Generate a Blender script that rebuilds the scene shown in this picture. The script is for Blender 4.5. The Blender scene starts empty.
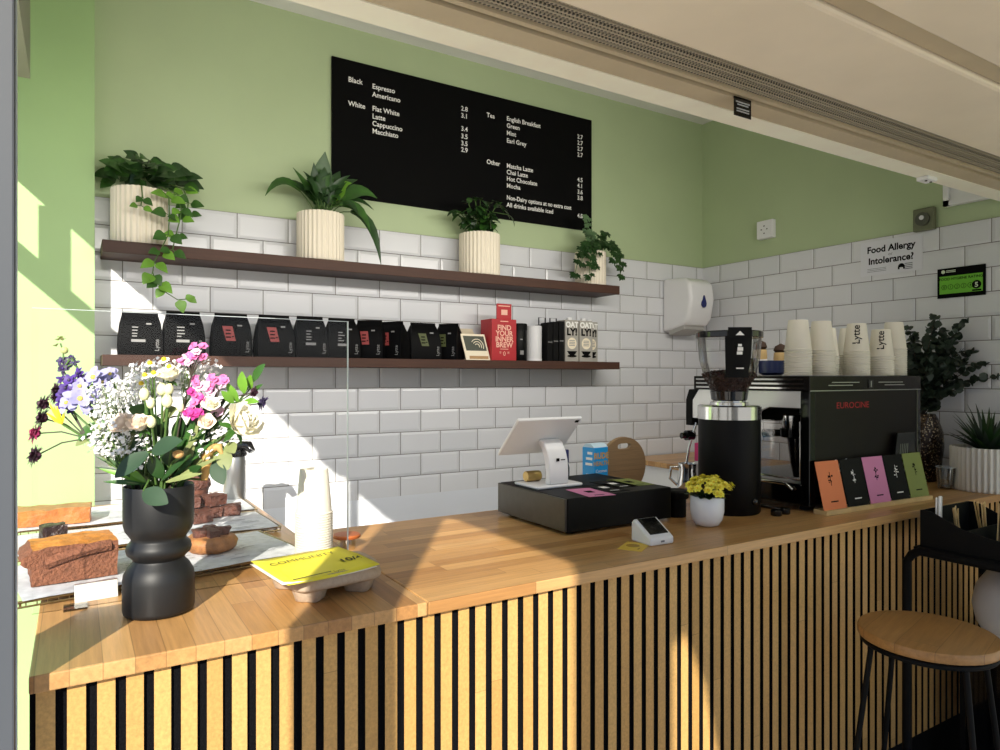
import bpy, math, random
from mathutils import Vector, Matrix, Quaternion
random.seed(7)
PI = math.pi
V = Vector
C = bpy.context.scene.collection
CH = 1.45                                   # eye height

# ------------------------------------------------------------------ helpers
class MB:
    """collects geometry for ONE mesh object"""
    def __init__(s):
        s.v = []; s.f = []; s.m = []; s.cur = 0; s.x = Matrix.Identity(4)
    def add(s, vs, fs):
        o = len(s.v)
        s.v += [s.x @ V(p) for p in vs]
        for f in fs:
            s.f.append([i + o for i in f]); s.m.append(s.cur)
        return s
    def box(s, x0, x1, y0, y1, z0, z1):
        vs = [(x0,y0,z0),(x1,y0,z0),(x1,y1,z0),(x0,y1,z0),(x0,y0,z1),(x1,y0,z1),(x1,y1,z1),(x0,y1,z1)]
        return s.add(vs, [(0,3,2,1),(4,5,6,7),(0,1,5,4),(1,2,6,5),(2,3,7,6),(3,0,4,7)])
    def hexa(s, b, t):
        vs = list(b) + list(t)
        return s.add(vs, [(0,3,2,1),(4,5,6,7),(0,1,5,4),(1,2,6,5),(2,3,7,6),(3,0,4,7)])
    def lathe(s, prof, n=32, c=(0,0,0), flute=0, amp=0.0, cap0=True, cap1=True):
        vs = []; fs = []
        for (r, z) in prof:
            for i in range(n):
                a = 2*PI*i/n
                rr = r*(1 + (amp*math.cos(flute*a) if flute else 0))
                vs.append((c[0]+rr*math.cos(a), c[1]+rr*math.sin(a), c[2]+z))
        for k in range(len(prof)-1):
            for i in range(n):
                j = (i+1) % n
                fs.append((k*n+i, k*n+j, (k+1)*n+j, (k+1)*n+i))
        if cap0: fs.append(tuple(reversed(range(n))))
        if cap1: fs.append(tuple(range((len(prof)-1)*n, len(prof)*n)))
        return s.add(vs, fs)
    def tube(s, pts, r, n=8, cap=True):
        pts = [V(p) for p in pts]; vs = []; fs = []
        N = len(pts); rs = r if isinstance(r, (list, tuple)) else [r]*N
        up = V((0,0,1))
        prev = None
        for k, p in enumerate(pts):
            d = (pts[min(k+1,N-1)] - pts[max(k-1,0)])
            d = d.normalized() if d.length > 1e-9 else V((0,0,1))
            if prev is None:
                a = d.cross(up) if abs(d.z) < .95 else d.cross(V((1,0,0)))
            else:
                a = prev - d*prev.dot(d)
            a.normalize(); prev = a; b = d.cross(a)
            for i in range(n):
                t = 2*PI*i/n
                vs.append(p + (a*math.cos(t) + b*math.sin(t))*rs[k])
        for k in range(N-1):
            for i in range(n):
                j = (i+1) % n
                fs.append((k*n+i, k*n+j, (k+1)*n+j, (k+1)*n+i))
        if cap:
            fs.append(tuple(reversed(range(n)))); fs.append(tuple(range((N-1)*n, N*n)))
        return s.add(vs, fs)
    def prism(s, poly, ax, a, b):
        """poly of 2D points in the plane normal to ax ('x': (y,z), 'y': (x,z), 'z': (x,y))"""
        def mk(p, t):
            return {'x': (t,p[0],p[1]), 'y': (p[0],t,p[1]), 'z': (p[0],p[1],t)}[ax]
        n = len(poly)
        vs = [mk(p,a) for p in poly] + [mk(p,b) for p in poly]
        fs = [tuple(reversed(range(n))), tuple(range(n,2*n))] + [(i,(i+1)%n,(i+1)%n+n,i+n) for i in range(n)]
        return s.add(vs, fs)
    def ball(s, c, r, n=8, m=6):
        if not isinstance(r, (list,tuple)): r = (r,r,r)
        vs = [(c[0],c[1],c[2]-r[2])]; fs = []
        for k in range(1,m):
            t = -PI/2 + PI*k/m
            for i in range(n):
                a = 2*PI*i/n
                vs.append((c[0]+r[0]*math.cos(t)*math.cos(a), c[1]+r[1]*math.cos(t)*math.sin(a), c[2]+r[2]*math.sin(t)))
        vs.append((c[0],c[1],c[2]+r[2])); T = len(vs)-1
        for i in range(n):
            j = (i+1)%n
            fs.append((0,1+j,1+i)); fs.append((T,T-n+i,T-n+j))
            for k in range(m-2):
                fs.append((1+k*n+i,1+k*n+j,1+(k+1)*n+j,1+(k+1)*n+i))
        return s.add(vs, fs)
    def leaf(s, base, d, up, L, W, droop=0.3, fold=0.25, n=6, shape=0):
        base = V(base); d = V(d).normalized(); up = V(up)
        side = d.cross(up)
        if side.length < 1e-4: side = d.cross(V((.3,.9,.1)))
        side.normalize(); nrm = side.cross(d).normalized()
        vs = []; fs = []
        for k in range(n+1):
            t = k/n
            if shape == 0: w = math.sin(PI*min(1,t*.93+.05))**.8            # oval
            elif shape == 1: w = math.sin(PI*(t**.62))**.9 if 0<t<1 else 0.02 # heart, wide near base
            elif shape == 2: w = (1-t)**.8*min(1,t*6+.45)                      # spike
            elif shape == 3: w = math.sin(PI*(t**1.5*.93+.04))**.7              # petal, wide near tip
            w = max(w, .03)*W*.5
            p = base + d*L*(t - droop*t*t*.25) - nrm*(droop*t*t*L) 
            vs += [p - side*w + nrm*fold*w, p, p + side*w + nrm*fold*w]
        for k in range(n):
            a = k*3
            fs += [(a,a+1,a+4,a+3),(a+1,a+2,a+5,a+4)]
        return s.add(vs, fs)
    def flower(s, c, ax, n, L, W, cup=0.4, droop=.2, shape=3, jit=.15, seg=4):
        ax = V(ax).normalized(); c = V(c)
        a = ax.cross(V((.31,.2,.93))).normalized(); b = ax.cross(a)
        o = random.random()*6
        for i in range(n):
            t = 2*PI*i/n + o + random.uniform(-jit,jit)
            rad = a*math.cos(t) + b*math.sin(t)
            d = rad*math.cos(cup) + ax*math.sin(cup)
            s.leaf(c, d, ax, L*random.uniform(1-jit,1+jit), W, droop, .25, seg, shape)
        return s
    def text(s, body, size, org, xa=(1,0,0), ya=(0,0,1), align='LEFT', bold=0.0, sx=1.0):
        cu = bpy.data.curves.new('lettering_curve', 'FONT')
        cu.body = body; cu.size = size; cu.align_x = align; cu.offset = bold*size; cu.resolution_u = 3
        ob = bpy.data.objects.new('lettering_curve', cu); C.objects.link(ob)
        dg = bpy.context.evaluated_depsgraph_get()
        ev = ob.evaluated_get(dg); me = ev.to_mesh()
        xa = V(xa); ya = V(ya); org = V(org)
        s.add([org + xa*(p.co.x*sx) + ya*p.co.y for p in me.vertices], [tuple(q.vertices) for q in me.polygons])
        ev.to_mesh_clear(); bpy.data.objects.remove(ob); bpy.data.curves.remove(cu)
        return s
    def build(s, name, mats, parent=None, smooth=None, bevel=0.0, bseg=2, sub=0):
        me = bpy.data.meshes.new(name)
        me.from_pydata([tuple(p) for p in s.v], [], s.f)
        if not isinstance(mats, (list,tuple)): mats = [mats]
        for m in mats: me.materials.append(m)
        me.polygons.foreach_set('material_index', s.m)
        if smooth is not None:
            me.polygons.foreach_set('use_smooth', [True]*len(me.polygons))
            me.set_sharp_from_angle(angle=math.radians(smooth))
        me.update()
        o = bpy.data.objects.new(name, me); C.objects.link(o)
        if bevel:
            b = o.modifiers.new('bevel','BEVEL'); b.width = bevel; b.segments = bseg; b.limit_method = 'ANGLE'; b.angle_limit = math.radians(40)
        if sub:
            b = o.modifiers.new('sub','SUBSURF'); b.levels = sub; b.render_levels = sub
        if parent: o.parent = parent
        return o

def tag(o, label=None, cat=None, group=None, kind=None):
    if label: o['label'] = label
    if cat: o['category'] = cat
    if group: o['group'] = group
    if kind: o['kind'] = kind
    return o
def thing(name, label, cat, loc=(0,0,0), rz=0, group=None):
    o = bpy.data.objects.new(name, None); C.objects.link(o); o.empty_display_size = .05
    o.location = loc; o.rotation_euler = (0,0,rz)
    return tag(o, label, cat, group)
def dup(root, loc=None, rz=None, label=None):
    r = root.copy(); C.objects.link(r)
    if loc is not None: r.location = loc
    if rz is not None: r.rotation_euler = (0,0,rz)
    if label: r['label'] = label
    for ch in list(root.children):
        c = ch.copy(); C.objects.link(c); c.parent = r
        for g in list(ch.children):
            k = g.copy(); C.objects.link(k); k.parent = c
    return r
def struct(o): o['kind'] = 'structure'; return o

# ------------------------------------------------------------------ materials
def lin(h):
    h = h.lstrip('#'); out = []
    for i in (0,2,4):
        c = int(h[i:i+2],16)/255
        out.append(c/12.92 if c <= .04045 else ((c+.055)/1.055)**2.4)
    return tuple(out) + (1,)
def pmat(name, hexc, rough=.5, metal=0, spec=.5, noise=0.0, nscale=30, bump=0.0, bscale=60, trans=0, coat=0, sheen=0, subs=0):
    m = bpy.data.materials.new(name); m.use_nodes = True
    nt = m.node_tree; b = nt.nodes['Principled BSDF']
    c = lin(hexc)
    b.inputs['Base Color'].default_value = c
    b.inputs['Roughness'].default_value = rough; b.inputs['Metallic'].default_value = metal
    b.inputs['Specular IOR Level'].default_value = spec
    if coat: b.inputs['Coat Weight'].default_value = coat
    if subs: b.inputs['Subsurface Weight'].default_value = subs; b.inputs['Subsurface Radius'].default_value = (.01,.01,.006)
    if noise or bump:
        tc = nt.nodes.new('ShaderNodeTexCoord')
        if noise:
            n = nt.nodes.new('ShaderNodeTexNoise'); n.inputs['Scale'].default_value = nscale; n.inputs['Detail'].default_value = 5
            nt.links.new(tc.outputs['Object'], n.inputs['Vector'])
            r = nt.nodes.new('ShaderNodeValToRGB')
            r.color_ramp.elements[0].position = .3; r.color_ramp.elements[1].position = .7
            r.color_ramp.elements[0].color = tuple(max(0,x*(1-noise)) for x in c[:3]) + (1,)
            r.color_ramp.elements[1].color = tuple(min(1,x*(1+noise)) for x in c[:3]) + (1,)
            nt.links.new(n.outputs['Fac'], r.inputs['Fac']); nt.links.new(r.outputs['Color'], b.inputs['Base Color'])
        if bump:
            n2 = nt.nodes.new('ShaderNodeTexNoise'); n2.inputs['Scale'].default_value = bscale; n2.inputs['Detail'].default_value = 4
            nt.links.new(tc.outputs['Object'], n2.inputs['Vector'])
            bp = nt.nodes.new('ShaderNodeBump'); bp.inputs['Strength'].default_value = bump; bp.inputs['Distance'].default_value = .01
            nt.links.new(n2.outputs['Fac'], bp.inputs['Height']); nt.links.new(bp.outputs['Normal'], b.inputs['Normal'])
    return m
def math_node(nt, op, a, b=None, clamp=False):
    n = nt.nodes.new('ShaderNodeMath'); n.operation = op; n.use_clamp = clamp
    for i, v in enumerate((a,b)):
        if v is None: continue
        if isinstance(v, (int,float)): n.inputs[i].default_value = v
        else: nt.links.new(v, n.inputs[i])
    return n.outputs[0]
def tile_mat(name, along, phase, ztop, w=.2035, h=.1018):
    """bevelled glazed metro tile, running bond, in world metres"""
    m = bpy.data.materials.new(name); m.use_nodes = True
    nt = m.node_tree; b = nt.nodes['Principled BSDF']
    tc = nt.nodes.new('ShaderNodeTexCoord'); sp = nt.nodes.new('ShaderNodeSeparateXYZ')
    nt.links.new(tc.outputs['Object'], sp.inputs[0])
    M = lambda *a, **k: math_node(nt, *a, **k)
    cz = M('DIVIDE', M('SUBTRACT', ztop, sp.outputs['Z']), h)
    row = M('FLOOR', cz); fz = M('FRACT', cz)
    half = M('MULTIPLY', M('FRACT', M('MULTIPLY', row, .5)), 1.0)
    cx = M('ADD', M('DIVIDE', M('SUBTRACT', sp.outputs[along], phase), w), half)
    cx = M('ADD', cx, 100); fx = M('FRACT', cx)
    dx = M('MULTIPLY', M('MINIMUM', fx, M('SUBTRACT', 1, fx)), w)
    dz = M('MULTIPLY', M('MINIMUM', fz, M('SUBTRACT', 1, fz)), h)
    dd = M('MINIMUM', dx, dz)
    grout = M('LESS_THAN', dd, .0016)
    hgt = M('DIVIDE', M('SUBTRACT', dd, .0012), .012, clamp=True)
    wn = nt.nodes.new('ShaderNodeTexWhiteNoise'); wn.noise_dimensions = '2D'
    cb = nt.nodes.new('ShaderNodeCombineXYZ'); nt.links.new(M('FLOOR', cx), cb.inputs[0]); nt.links.new(row, cb.inputs[1])
    nt.links.new(cb.outputs[0], wn.inputs['Vector'])
    mixv = nt.nodes.new('ShaderNodeMix'); mixv.data_type = 'RGBA'
    mixv.inputs[6].default_value = lin('#d8dade'); mixv.inputs[7].default_value = lin('#e2e3e6')
    nt.links.new(wn.outputs['Value'], mixv.inputs[0])
    mg = nt.nodes.new('ShaderNodeMix'); mg.data_type = 'RGBA'
    nt.links.new(grout, mg.inputs[0]); nt.links.new(mixv.outputs[2], mg.inputs[6]); mg.inputs[7].default_value = lin('#706c68')
    nt.links.new(mg.outputs[2], b.inputs['Base Color'])
    nz = nt.nodes.new('ShaderNodeTexNoise'); nz.inputs['Scale'].default_value = 9
    nt.links.new(tc.outputs['Object'], nz.inputs['Vector'])
    hh = M('ADD', hgt, M('MULTIPLY', nz.outputs['Fac'], .12))
    bp = nt.nodes.new('ShaderNodeBump'); bp.inputs['Strength'].default_value = .8; bp.inputs['Distance'].default_value = .004
    nt.links.new(hh, bp.inputs['Height']); nt.links.new(bp.outputs['Normal'], b.inputs['Normal'])
    rg = M('ADD', M('MULTIPLY', grout, .5), .22); nt.links.new(rg, b.inputs['Roughness'])
    return m
def stave_mat(name, along, across, c1, c2, c3, sw=.04, sl=.5, rough=.35, gr=26.0, off=50.003):
    """butcher block wood: staves of width sw, length sl running along one axis"""
    m = bpy.data.materials.new(name); m.use_nodes = True
    nt = m.node_tree; b = nt.nodes['Principled BSDF']
    tc = nt.nodes.new('ShaderNodeTexCoord'); sp = nt.nodes.new('ShaderNodeSeparateXYZ')
    nt.links.new(tc.outputs['Object'], sp.inputs[0])
    M = lambda *a, **k: math_node(nt, *a, **k)
    cv = M('DIVIDE', M('ADD', sp.outputs[across], off), sw); row = M('FLOOR', cv)
    w1 = nt.nodes.new('ShaderNodeTexWhiteNoise'); w1.noise_dimensions = '1D'; nt.links.new(row, w1.inputs['W'])
    cu = M('ADD', M('DIVIDE', M('ADD', sp.outputs[along], 50), sl), M('MULTIPLY', w1.outputs['Value'], 7))
    col = M('FLOOR', cu)
    w2 = nt.nodes.new('ShaderNodeTexWhiteNoise'); w2.noise_dimensions = '2D'
    cb = nt.nodes.new('ShaderNodeCombineXYZ'); nt.links.new(row, cb.inputs[0]); nt.links.new(col, cb.inputs[1]); nt.links.new(cb.outputs[0], w2.inputs['Vector'])
    ramp = nt.nodes.new('ShaderNodeValToRGB'); e = ramp.color_ramp.elements
    e[0].color = lin(c1); e[1].color = lin(c3); k = e.new(.5); k.color = lin(c2)
    nt.links.new(w2.outputs['Value'], ramp.inputs['Fac'])
    # grain
    cg = nt.nodes.new('ShaderNodeCombineXYZ')
    nt.links.new(M('ADD', M('MULTIPLY', sp.outputs[along], 1.3), M('MULTIPLY', w2.outputs['Value'], 31)), cg.inputs[0])
    nt.links.new(M('MULTIPLY', sp.outputs[across], gr), cg.inputs[1]); nt.links.new(M('MULTIPLY', sp.outputs['Z'], gr), cg.inputs[2])
    ns = nt.nodes.new('ShaderNodeTexNoise'); ns.inputs['Scale'].default_value = 4; ns.inputs['Detail'].default_value = 6; ns.inputs['Roughness'].default_value = .65
    nt.links.new(cg.outputs[0], ns.inputs['Vector'])
    g = M('ADD', M('MULTIPLY', ns.outputs['Fac'], .9), .52)
    fv = M('FRACT', cv); fu = M('FRACT', cu)
    ev = M('MULTIPLY', M('MINIMUM', fv, M('SUBTRACT',1,fv)), sw); eu = M('MULTIPLY', M('MINIMUM', fu, M('SUBTRACT',1,fu)), sl)
    edge = M('LESS_THAN', M('MINIMUM', ev, eu), .0008)
    g = M('MULTIPLY', g, M('SUBTRACT', 1, M('MULTIPLY', edge, .35)))
    mx = nt.nodes.new('ShaderNodeMix'); mx.data_type = 'RGBA'; mx.blend_type = 'MULTIPLY'; mx.inputs[0].default_value = 1
    nt.links.new(ramp.outputs['Color'], mx.inputs[6])
    cc = nt.nodes.new('ShaderNodeCombineXYZ')
    for i in range(3): nt.links.new(g, cc.inputs[i])
    nt.links.new(cc.outputs[0], mx.inputs[7]); nt.links.new(mx.outputs[2], b.inputs['Base Color'])
    b.inputs['Roughness'].default_value = rough
    bp = nt.nodes.new('ShaderNodeBump'); bp.inputs['Strength'].default_value = .15; bp.inputs['Distance'].default_value = .002
    nt.links.new(ns.outputs['Fac'], bp.inputs['Height']); nt.links.new(bp.outputs['Normal'], b.inputs['Normal'])
    return m
def glass_mat(name, tint=(1,1,1,1), refl=.10):
    m = bpy.data.materials.new(name); m.use_nodes = True; nt = m.node_tree
    nt.nodes.remove(nt.nodes['Principled BSDF']); out = nt.nodes['Material Output']
    tr = nt.nodes.new('ShaderNodeBsdfTransparent'); tr.inputs['Color'].default_value = tint
    gl = nt.nodes.new('ShaderNodeBsdfGlossy'); gl.inputs['Roughness'].default_value = .03
    fr = nt.nodes.new('ShaderNodeFresnel'); fr.inputs['IOR'].default_value = 1.35
    mx = nt.nodes.new('ShaderNodeMixShader'); nt.links.new(math_node(nt,'MULTIPLY',fr.outputs[0],refl*8,clamp=True), mx.inputs[0])
    nt.links.new(tr.outputs[0], mx.inputs[1]); nt.links.new(gl.outputs[0], mx.inputs[2]); nt.links.new(mx.outputs[0], out.inputs['Surface'])
    return m

G_GREEN = pmat('sage_paint', '#b3c499', .55, noise=.03, nscale=3, bump=.03, bscale=220)
G_GREEN2 = pmat('sage_paint_pier', '#a2c285', .5, noise=.03, nscale=3, bump=.03, bscale=220)
WHITEP = pmat('white_paint', '#efeeea', .6, noise=.02, nscale=4)
CREAM = pmat('cream_paint', '#fff7e2', .55, noise=.05, nscale=9)
BEIGE = pmat('beige_metal', '#efe0c8', .34, noise=.04, nscale=6, spec=.5)
BEIGE2 = pmat('beige_frame', '#c2b193', .5, noise=.05, nscale=10)
DARKGAP = pmat('dark_gap', '#1a1612', .8)
TILEB = tile_mat('metro_tile_back', 'X', .5565-.2035*.0, 2.113)
TILER = tile_mat('metro_tile_right', 'Y', 2.94-.14, 2.113)
OAKX = stave_mat('oak_worktop_main', 'X', 'Y', '#bb8a52', '#cb9e66', '#a57643', .045, .62, .33)
OAKY = stave_mat('oak_worktop_side', 'Y', 'X', '#b88850', '#c89c66', '#a27342', .045, .62, .33)
SLAT = stave_mat('oak_slat', 'Z', 'X', '#c49656', '#cfa362', '#b88d4e', .0406, 3.0, .5, 40, off=.059+.0406*1000)
FELT = pmat('black_felt', '#0e0e11', .95, spec=.1, noise=.5, nscale=400, bump=.2, bscale=500)
SHELFW = stave_mat('walnut_shelf', 'X', 'Y', '#3d2113', '#472818', '#331a10', .2, 3.0, .6, 30)
BLACKM = pmat('black_board', '#060606', .75, spec=.1)
WHITET = pmat('white_lettering', '#f4f3ee', .6)
POTC = pmat('ribbed_cream_ceramic', '#ece2cd', .55)
POTW = pmat('white_ceramic', '#eeeef0', .25)
SOIL = pmat('soil', '#2a1c12', .95, noise=.4, nscale=80, bump=.5)
BAG = pmat('black_bag_film', '#060607', .6, spec=.12, bump=.06, bscale=22)
BLACK = pmat('black_satin', '#050506', .5, spec=.2)
BLACKG = pmat('black_gloss', '#070708', .12, coat=.3)
BLACKMT = pmat('black_matte', '#090909', .65, spec=.18)
CHROME = pmat('polished_steel', '#d8d8d6', .14, metal=1)
STEEL = pmat('brushed_steel', '#b9b9b8', .32, metal=1)
DSTEEL = pmat('drawer_steel', '#57534d', .4, metal=.9, noise=.06, nscale=60)
WPLAS = pmat('white_plastic', '#e9e9ea', .3)
CUPW = pmat('paper_cup', '#e2dccd', .65)
RED = pmat('red_card', '#b3222a', .5)
REDL = pmat('red_label', '#983f3e', .6); OLIVEL = pmat('olive_label', '#525932', .6)
OLIVE = pmat('olive_card', '#7f8a45', .6)
ORANGE = pmat('orange_card', '#e58250', .6)
PINK = pmat('pink_card', '#d683ae', .6)
YEL = pmat('yellow_paper', '#efe23c', .6)
PALEW = pmat('pale_wood', '#d8b982', .55, noise=.12, nscale=20)
BOARDW = stave_mat('ash_board', 'X', 'Z', '#8c7354', '#957b5b', '#836b4d', .3, 2.0, .5, 60)
GREY = pmat('silver_aluminium', '#4d5158', .5, metal=.1)
GLASS = glass_mat('clear_acrylic', refl=.07)
GLASS2 = glass_mat('clear_glass', (.93,.95,.95,1), refl=.3)
EDGE = pmat('acrylic_edge', '#c3ccd0', .3)
PAPER = pmat('printed_paper', '#cfd1d5', .7, noise=.14, nscale=45)
GREYT = pmat('grey_print', '#7d7f86', .7)
CARDB = pmat('moulded_pulp', '#b3a08b', .9, noise=.08, nscale=150, bump=.15, bscale=180)
CREAMP = pmat('cream_print', '#f2e7cd', .7)
SOFTORG = pmat('copper_lid', '#c86f3c', .35, metal=.4)

# ------------------------------------------------------------------ camera
cam = bpy.data.cameras.new('camera'); co = bpy.data.objects.new('camera', cam); C.objects.link(co)
cam.sensor_width = 36; cam.lens = 36*690/1000; cam.clip_start = .02
co.location = (0,0,CH)
co.rotation_euler = (PI/2, 0, -math.atan2(.524,.8517)); cam.shift_y = .002
bpy.context.scene.camera = co

# ------------------------------------------------------------------ setting
YB = 2.94; XR = 3.26; ZC = 2.99; ZT = 2.113
struct(MB().box(-3.5,7,-9,6,-.1,0).build('floor', pmat('pale_paving', '#e0d6c6', .85, noise=.08, nscale=4)))
w = MB(); w.box(.058,XR+.12,YB,YB+.12,0,ZC+.1)
struct(w.build('wall_back', G_GREEN))
struct(MB().box(.058,XR,YB-.008,YB,.905,ZT).build('trim_1', TILEB))
struct(MB().box(.058,XR,YB-.008,YB,0,.905).build('trim_2', pmat('white_skirting_wall','#dfe3ea',.5)))
struct(MB().box(-.75,.058,2.85,YB+.12,0,ZC+.1).build('wall_left', G_GREEN2))
struct(MB().box(XR,XR+.12,-.6,YB,0,ZC+.1).build('wall_right', G_GREEN))
struct(MB().box(XR-.008,XR,.9,YB-.008,.905,ZT).build('trim_3', TILER))
struct(MB().box(XR-.006,XR,-.6,YB-.008,0,.905).build('trim_4', WHITEP))
struct(MB().box(-.75,XR+.12,1.26,YB+.12,ZC,ZC+.1).build('ceiling', WHITEP))
# shop front head: inner beam, track, shutter roll, housing
ZS = 2.13
m = MB(); m.box(-.215,XR,1.194,1.262,ZS,ZC+.1)
struct(m.build('trim_5', CREAM))
m = MB(); m.box(-.215,XR,1.135,1.193,ZS+.002,2.6)
struct(m.build('trim_6', BEIGE2))
m = MB(); m.box(-.215,XR,1.00,1.14,ZS+.035,2.7)
struct(m.build('trim_7', DARKGAP))
m = MB(); m.box(-.215,XR,1.109,1.122,ZS+.004,2.55)
struct(m.build('trim_8', BEIGE2))
# perforated shutter curtain resting in its slot
def mesh_mat():
    m = bpy.data.materials.new('perforated_shutter'); m.use_nodes = True; nt = m.node_tree; b = nt.nodes['Principled BSDF']
    tc = nt.nodes.new('ShaderNodeTexCoord'); sp = nt.nodes.new('ShaderNodeSeparateXYZ'); nt.links.new(tc.outputs['Object'], sp.inputs[0])
    M = lambda *a, **k: math_node(nt, *a, **k)
    fx = M('FRACT', M('MULTIPLY', sp.outputs['X'], 105)); fy = M('FRACT', M('MULTIPLY', sp.outputs['Y'], 105))
    ax = M('SUBTRACT', fx, .5); ay = M('SUBTRACT', fy, .5)
    r = M('ADD', M('MULTIPLY', ax, ax), M('MULTIPLY', ay, ay)); hole = M('LESS_THAN', r, .1)
    mx = nt.nodes.new('ShaderNodeMix'); mx.data_type = 'RGBA'; nt.links.new(hole, mx.inputs[0])
    mx.inputs[6].default_value = lin('#a89c86'); mx.inputs[7].default_value = lin('#39332a')
    nt.links.new(mx.outputs[2], b.inputs['Base Color']); b.inputs['Roughness'].default_value = .45
    return m
m = MB()
for k in range(7):
    y = 1.012 + k*.0135
    m.prism([(y,ZS+.018),(y+.003,ZS+.008),(y+.0105,ZS+.008),(y+.0135,ZS+.018)], 'x', -.2, XR)
m.cur = 0
t = thing('roller_shutter', 'rolled up perforated metal shutter in the slot above the counter opening', 'shutter', (0,0,0))
m.build('shutter_curtain', mesh_mat(), t)
struct(MB().box(-.215,XR+.12,.772,1.012,ZS,2.75).build('trim_9', BEIGE, bevel=.008))
m = MB(); m.box(-.215,XR+.12,.727,.769,ZS+.012,2.75)
struct(m.build('trim_10', BEIGE2))
struct(MB().box(-.215,XR+.12,.1,.725,ZS+.006,2.75).build('trim_11', BEIGE, bevel=.006))
# black sticker on the shutter track
t = thing('warning_sticker', 'small black sticker with white lines on the beige shutter track', 'sticker', (1.395,1.131,ZS))
MB().box(-.031,.031,-.001,.001,-.042,.004).build('backing', BLACKG, t)
m = MB()
for zz, wv in ((-.008,.025),(-.014,.020),(-.024,.023),(-.030,.023)):
    m.box(-wv,wv,-.0016,-.001,zz-.0016,zz+.0016)
m.build('lettering', pmat('sticker_print','#b9b9b9',.6), t)
t = thing('shutter_stop', 'small white plastic stop block under the cream beam near the right wall', 'bracket', (2.47,1.235,ZS))
MB().box(-.03,.03,-.015,.025,-.014,0).build('block', WPLAS, t, bevel=.003)
m = MB()
for sx in (-.015,.015): m.lathe([(.004,0),(.004,.003)],10,(sx,0,-.0165))
m.build('screw', DSTEEL, t)

# silver pillar at the left of the opening
struct(MB().box(-.105,-.073,1.188,1.216,0,2.75).build('trim_12', GREY, bevel=.003))
struct(MB().box(-.215,-.105,1.192,1.212,0,1.215).build('shade_board', GREY, bevel=.003))  # unseen low board, added to cast the shade band on the worktop
struct(MB().box(-.0735,-.0715,1.205,1.22,0,2.13).build('trim_13', EDGE))
# glazed left side: head beam, mullions, transom (they throw the bars of shadow)
XC = -.45; FR = pmat('window_frame_grey','#8f8a80',.5)
struct(MB().box(XC,-.12,-1.0,2.6,2.38,3.7).build('window_1', FR))
for i,(y0,y1) in enumerate(((-.215,-.014),(2.215,2.30),(.004,.045))):
    struct(MB().box(XC-.02,XC+.02,y0,y1,(2.095 if i == 1 else 0),2.38).build('window_%d' % (2,3,7)[i], FR))
struct(MB().box(XC-.02,XC+.02,2.30,2.85,2.095,2.158).build('window_4', FR))
struct(MB().box(XC-.02,XC+.02,2.05,2.215,2.095,2.143).build('window_5', FR))
# unseen wall added to block the sun, with small gaps lighting the slats
OUT = pmat('sun_block_grey','#8d8578',.8, noise=.05, nscale=5)
m = MB(); T_ = 5; m.box(XC-.1,XC,-5.2,-1.81,0,T_); m.box(XC-.1,XC,-1.40,-1.27,0,T_); m.box(XC-.1,XC,-1.245,-1.065,0,T_)
m.box(XC-.1,XC,-1.81,-1.40,0,2.1); m.prism([(-1.81,2.30),(-1.72,2.48),(-1.60,2.56),(-1.48,2.50),(-1.40,2.40),(-1.40,T_),(-1.81,T_)],'x',XC-.1,XC)
m.box(XC-.1,XC,-1.27,-1.245,0,2.1); m.box(XC-.1,XC,-1.27,-1.245,2.36,T_)
struct(m.build('wall_sun_block', OUT))

# window high on the right wall
t = struct(MB().box(XR-.03,XR-.009,1.02,1.548,2.192,2.30).build('window_6', WPLAS, bevel=.002))
m = MB(); m.box(XR-.045,XR-.03,1.02,1.548,2.192,2.215); m.box(XR-.045,XR-.03,1.02,1.548,2.28,2.30); m.box(XR-.045,XR-.03,1.525,1.548,2.192,2.30)
m.build('window_frame', WPLAS, t)

# ------------------------------------------------------------------ counter
YF = 1.25; ZW = 1.0; TH = .027
def topslab(x0,x1,y0,y1): return MB().box(x0,x1,y0,y1,ZW-TH,ZW)
o = topslab(-.06,.6,YF,2.0); 
m = MB(); m.prism([(-.06,YF),(.599,YF),(.599,1.999),(.54,1.999),(.54,2.80),(-.06,2.80)],'z',ZW-TH,ZW)
tag(m.build('worktop', OAKY, bevel=.0025), 'oak butcher block worktop under the cakes and bouquet, left end', 'worktop')
m = MB(); m.prism([(.601,YF),(XR-.01,YF),(XR-.01,2.92),(2.62,2.92),(2.62,2.0),(.601,2.0)],'z',ZW-TH,ZW)
tag(m.build('worktop', OAKX, bevel=.0025), 'long oak butcher block worktop under the till and coffee machine', 'worktop')
t = thing('service_counter', 'counter front clad in vertical oak slats over black felt', 'counter', (0,0,0))
m = MB(); x = -.052
while x < 3.2:
    m.cur = 1; m.box(x, x+.0257, 1.2695, 1.277, .22, ZW-TH-.001); m.cur = 0; m.box(x+.0002, x+.0255, 1.2688, 1.2696, .22, ZW-TH-.001); x += .0406
m.build('slat_cladding', [SLAT, FELT], t)
MB().box(-.06,3.24,1.277,1.287,.22,ZW-TH).build('felt_backing', FELT, t)
MB().box(-.06,3.24,1.287,1.32,0,ZW-TH).build('carcass', BLACKMT, t)
m = MB(); m.box(.52,.54,2.0,2.8,0,ZW-TH); m.box(.6,2.6,1.95,1.97,0,ZW-TH); m.box(2.64,2.66,2.0,2.9,0,ZW-TH); m.box(-.05,.52,2.77,2.79,0,ZW-TH)
m.build('rear_panel', WHITEP, t)

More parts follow.
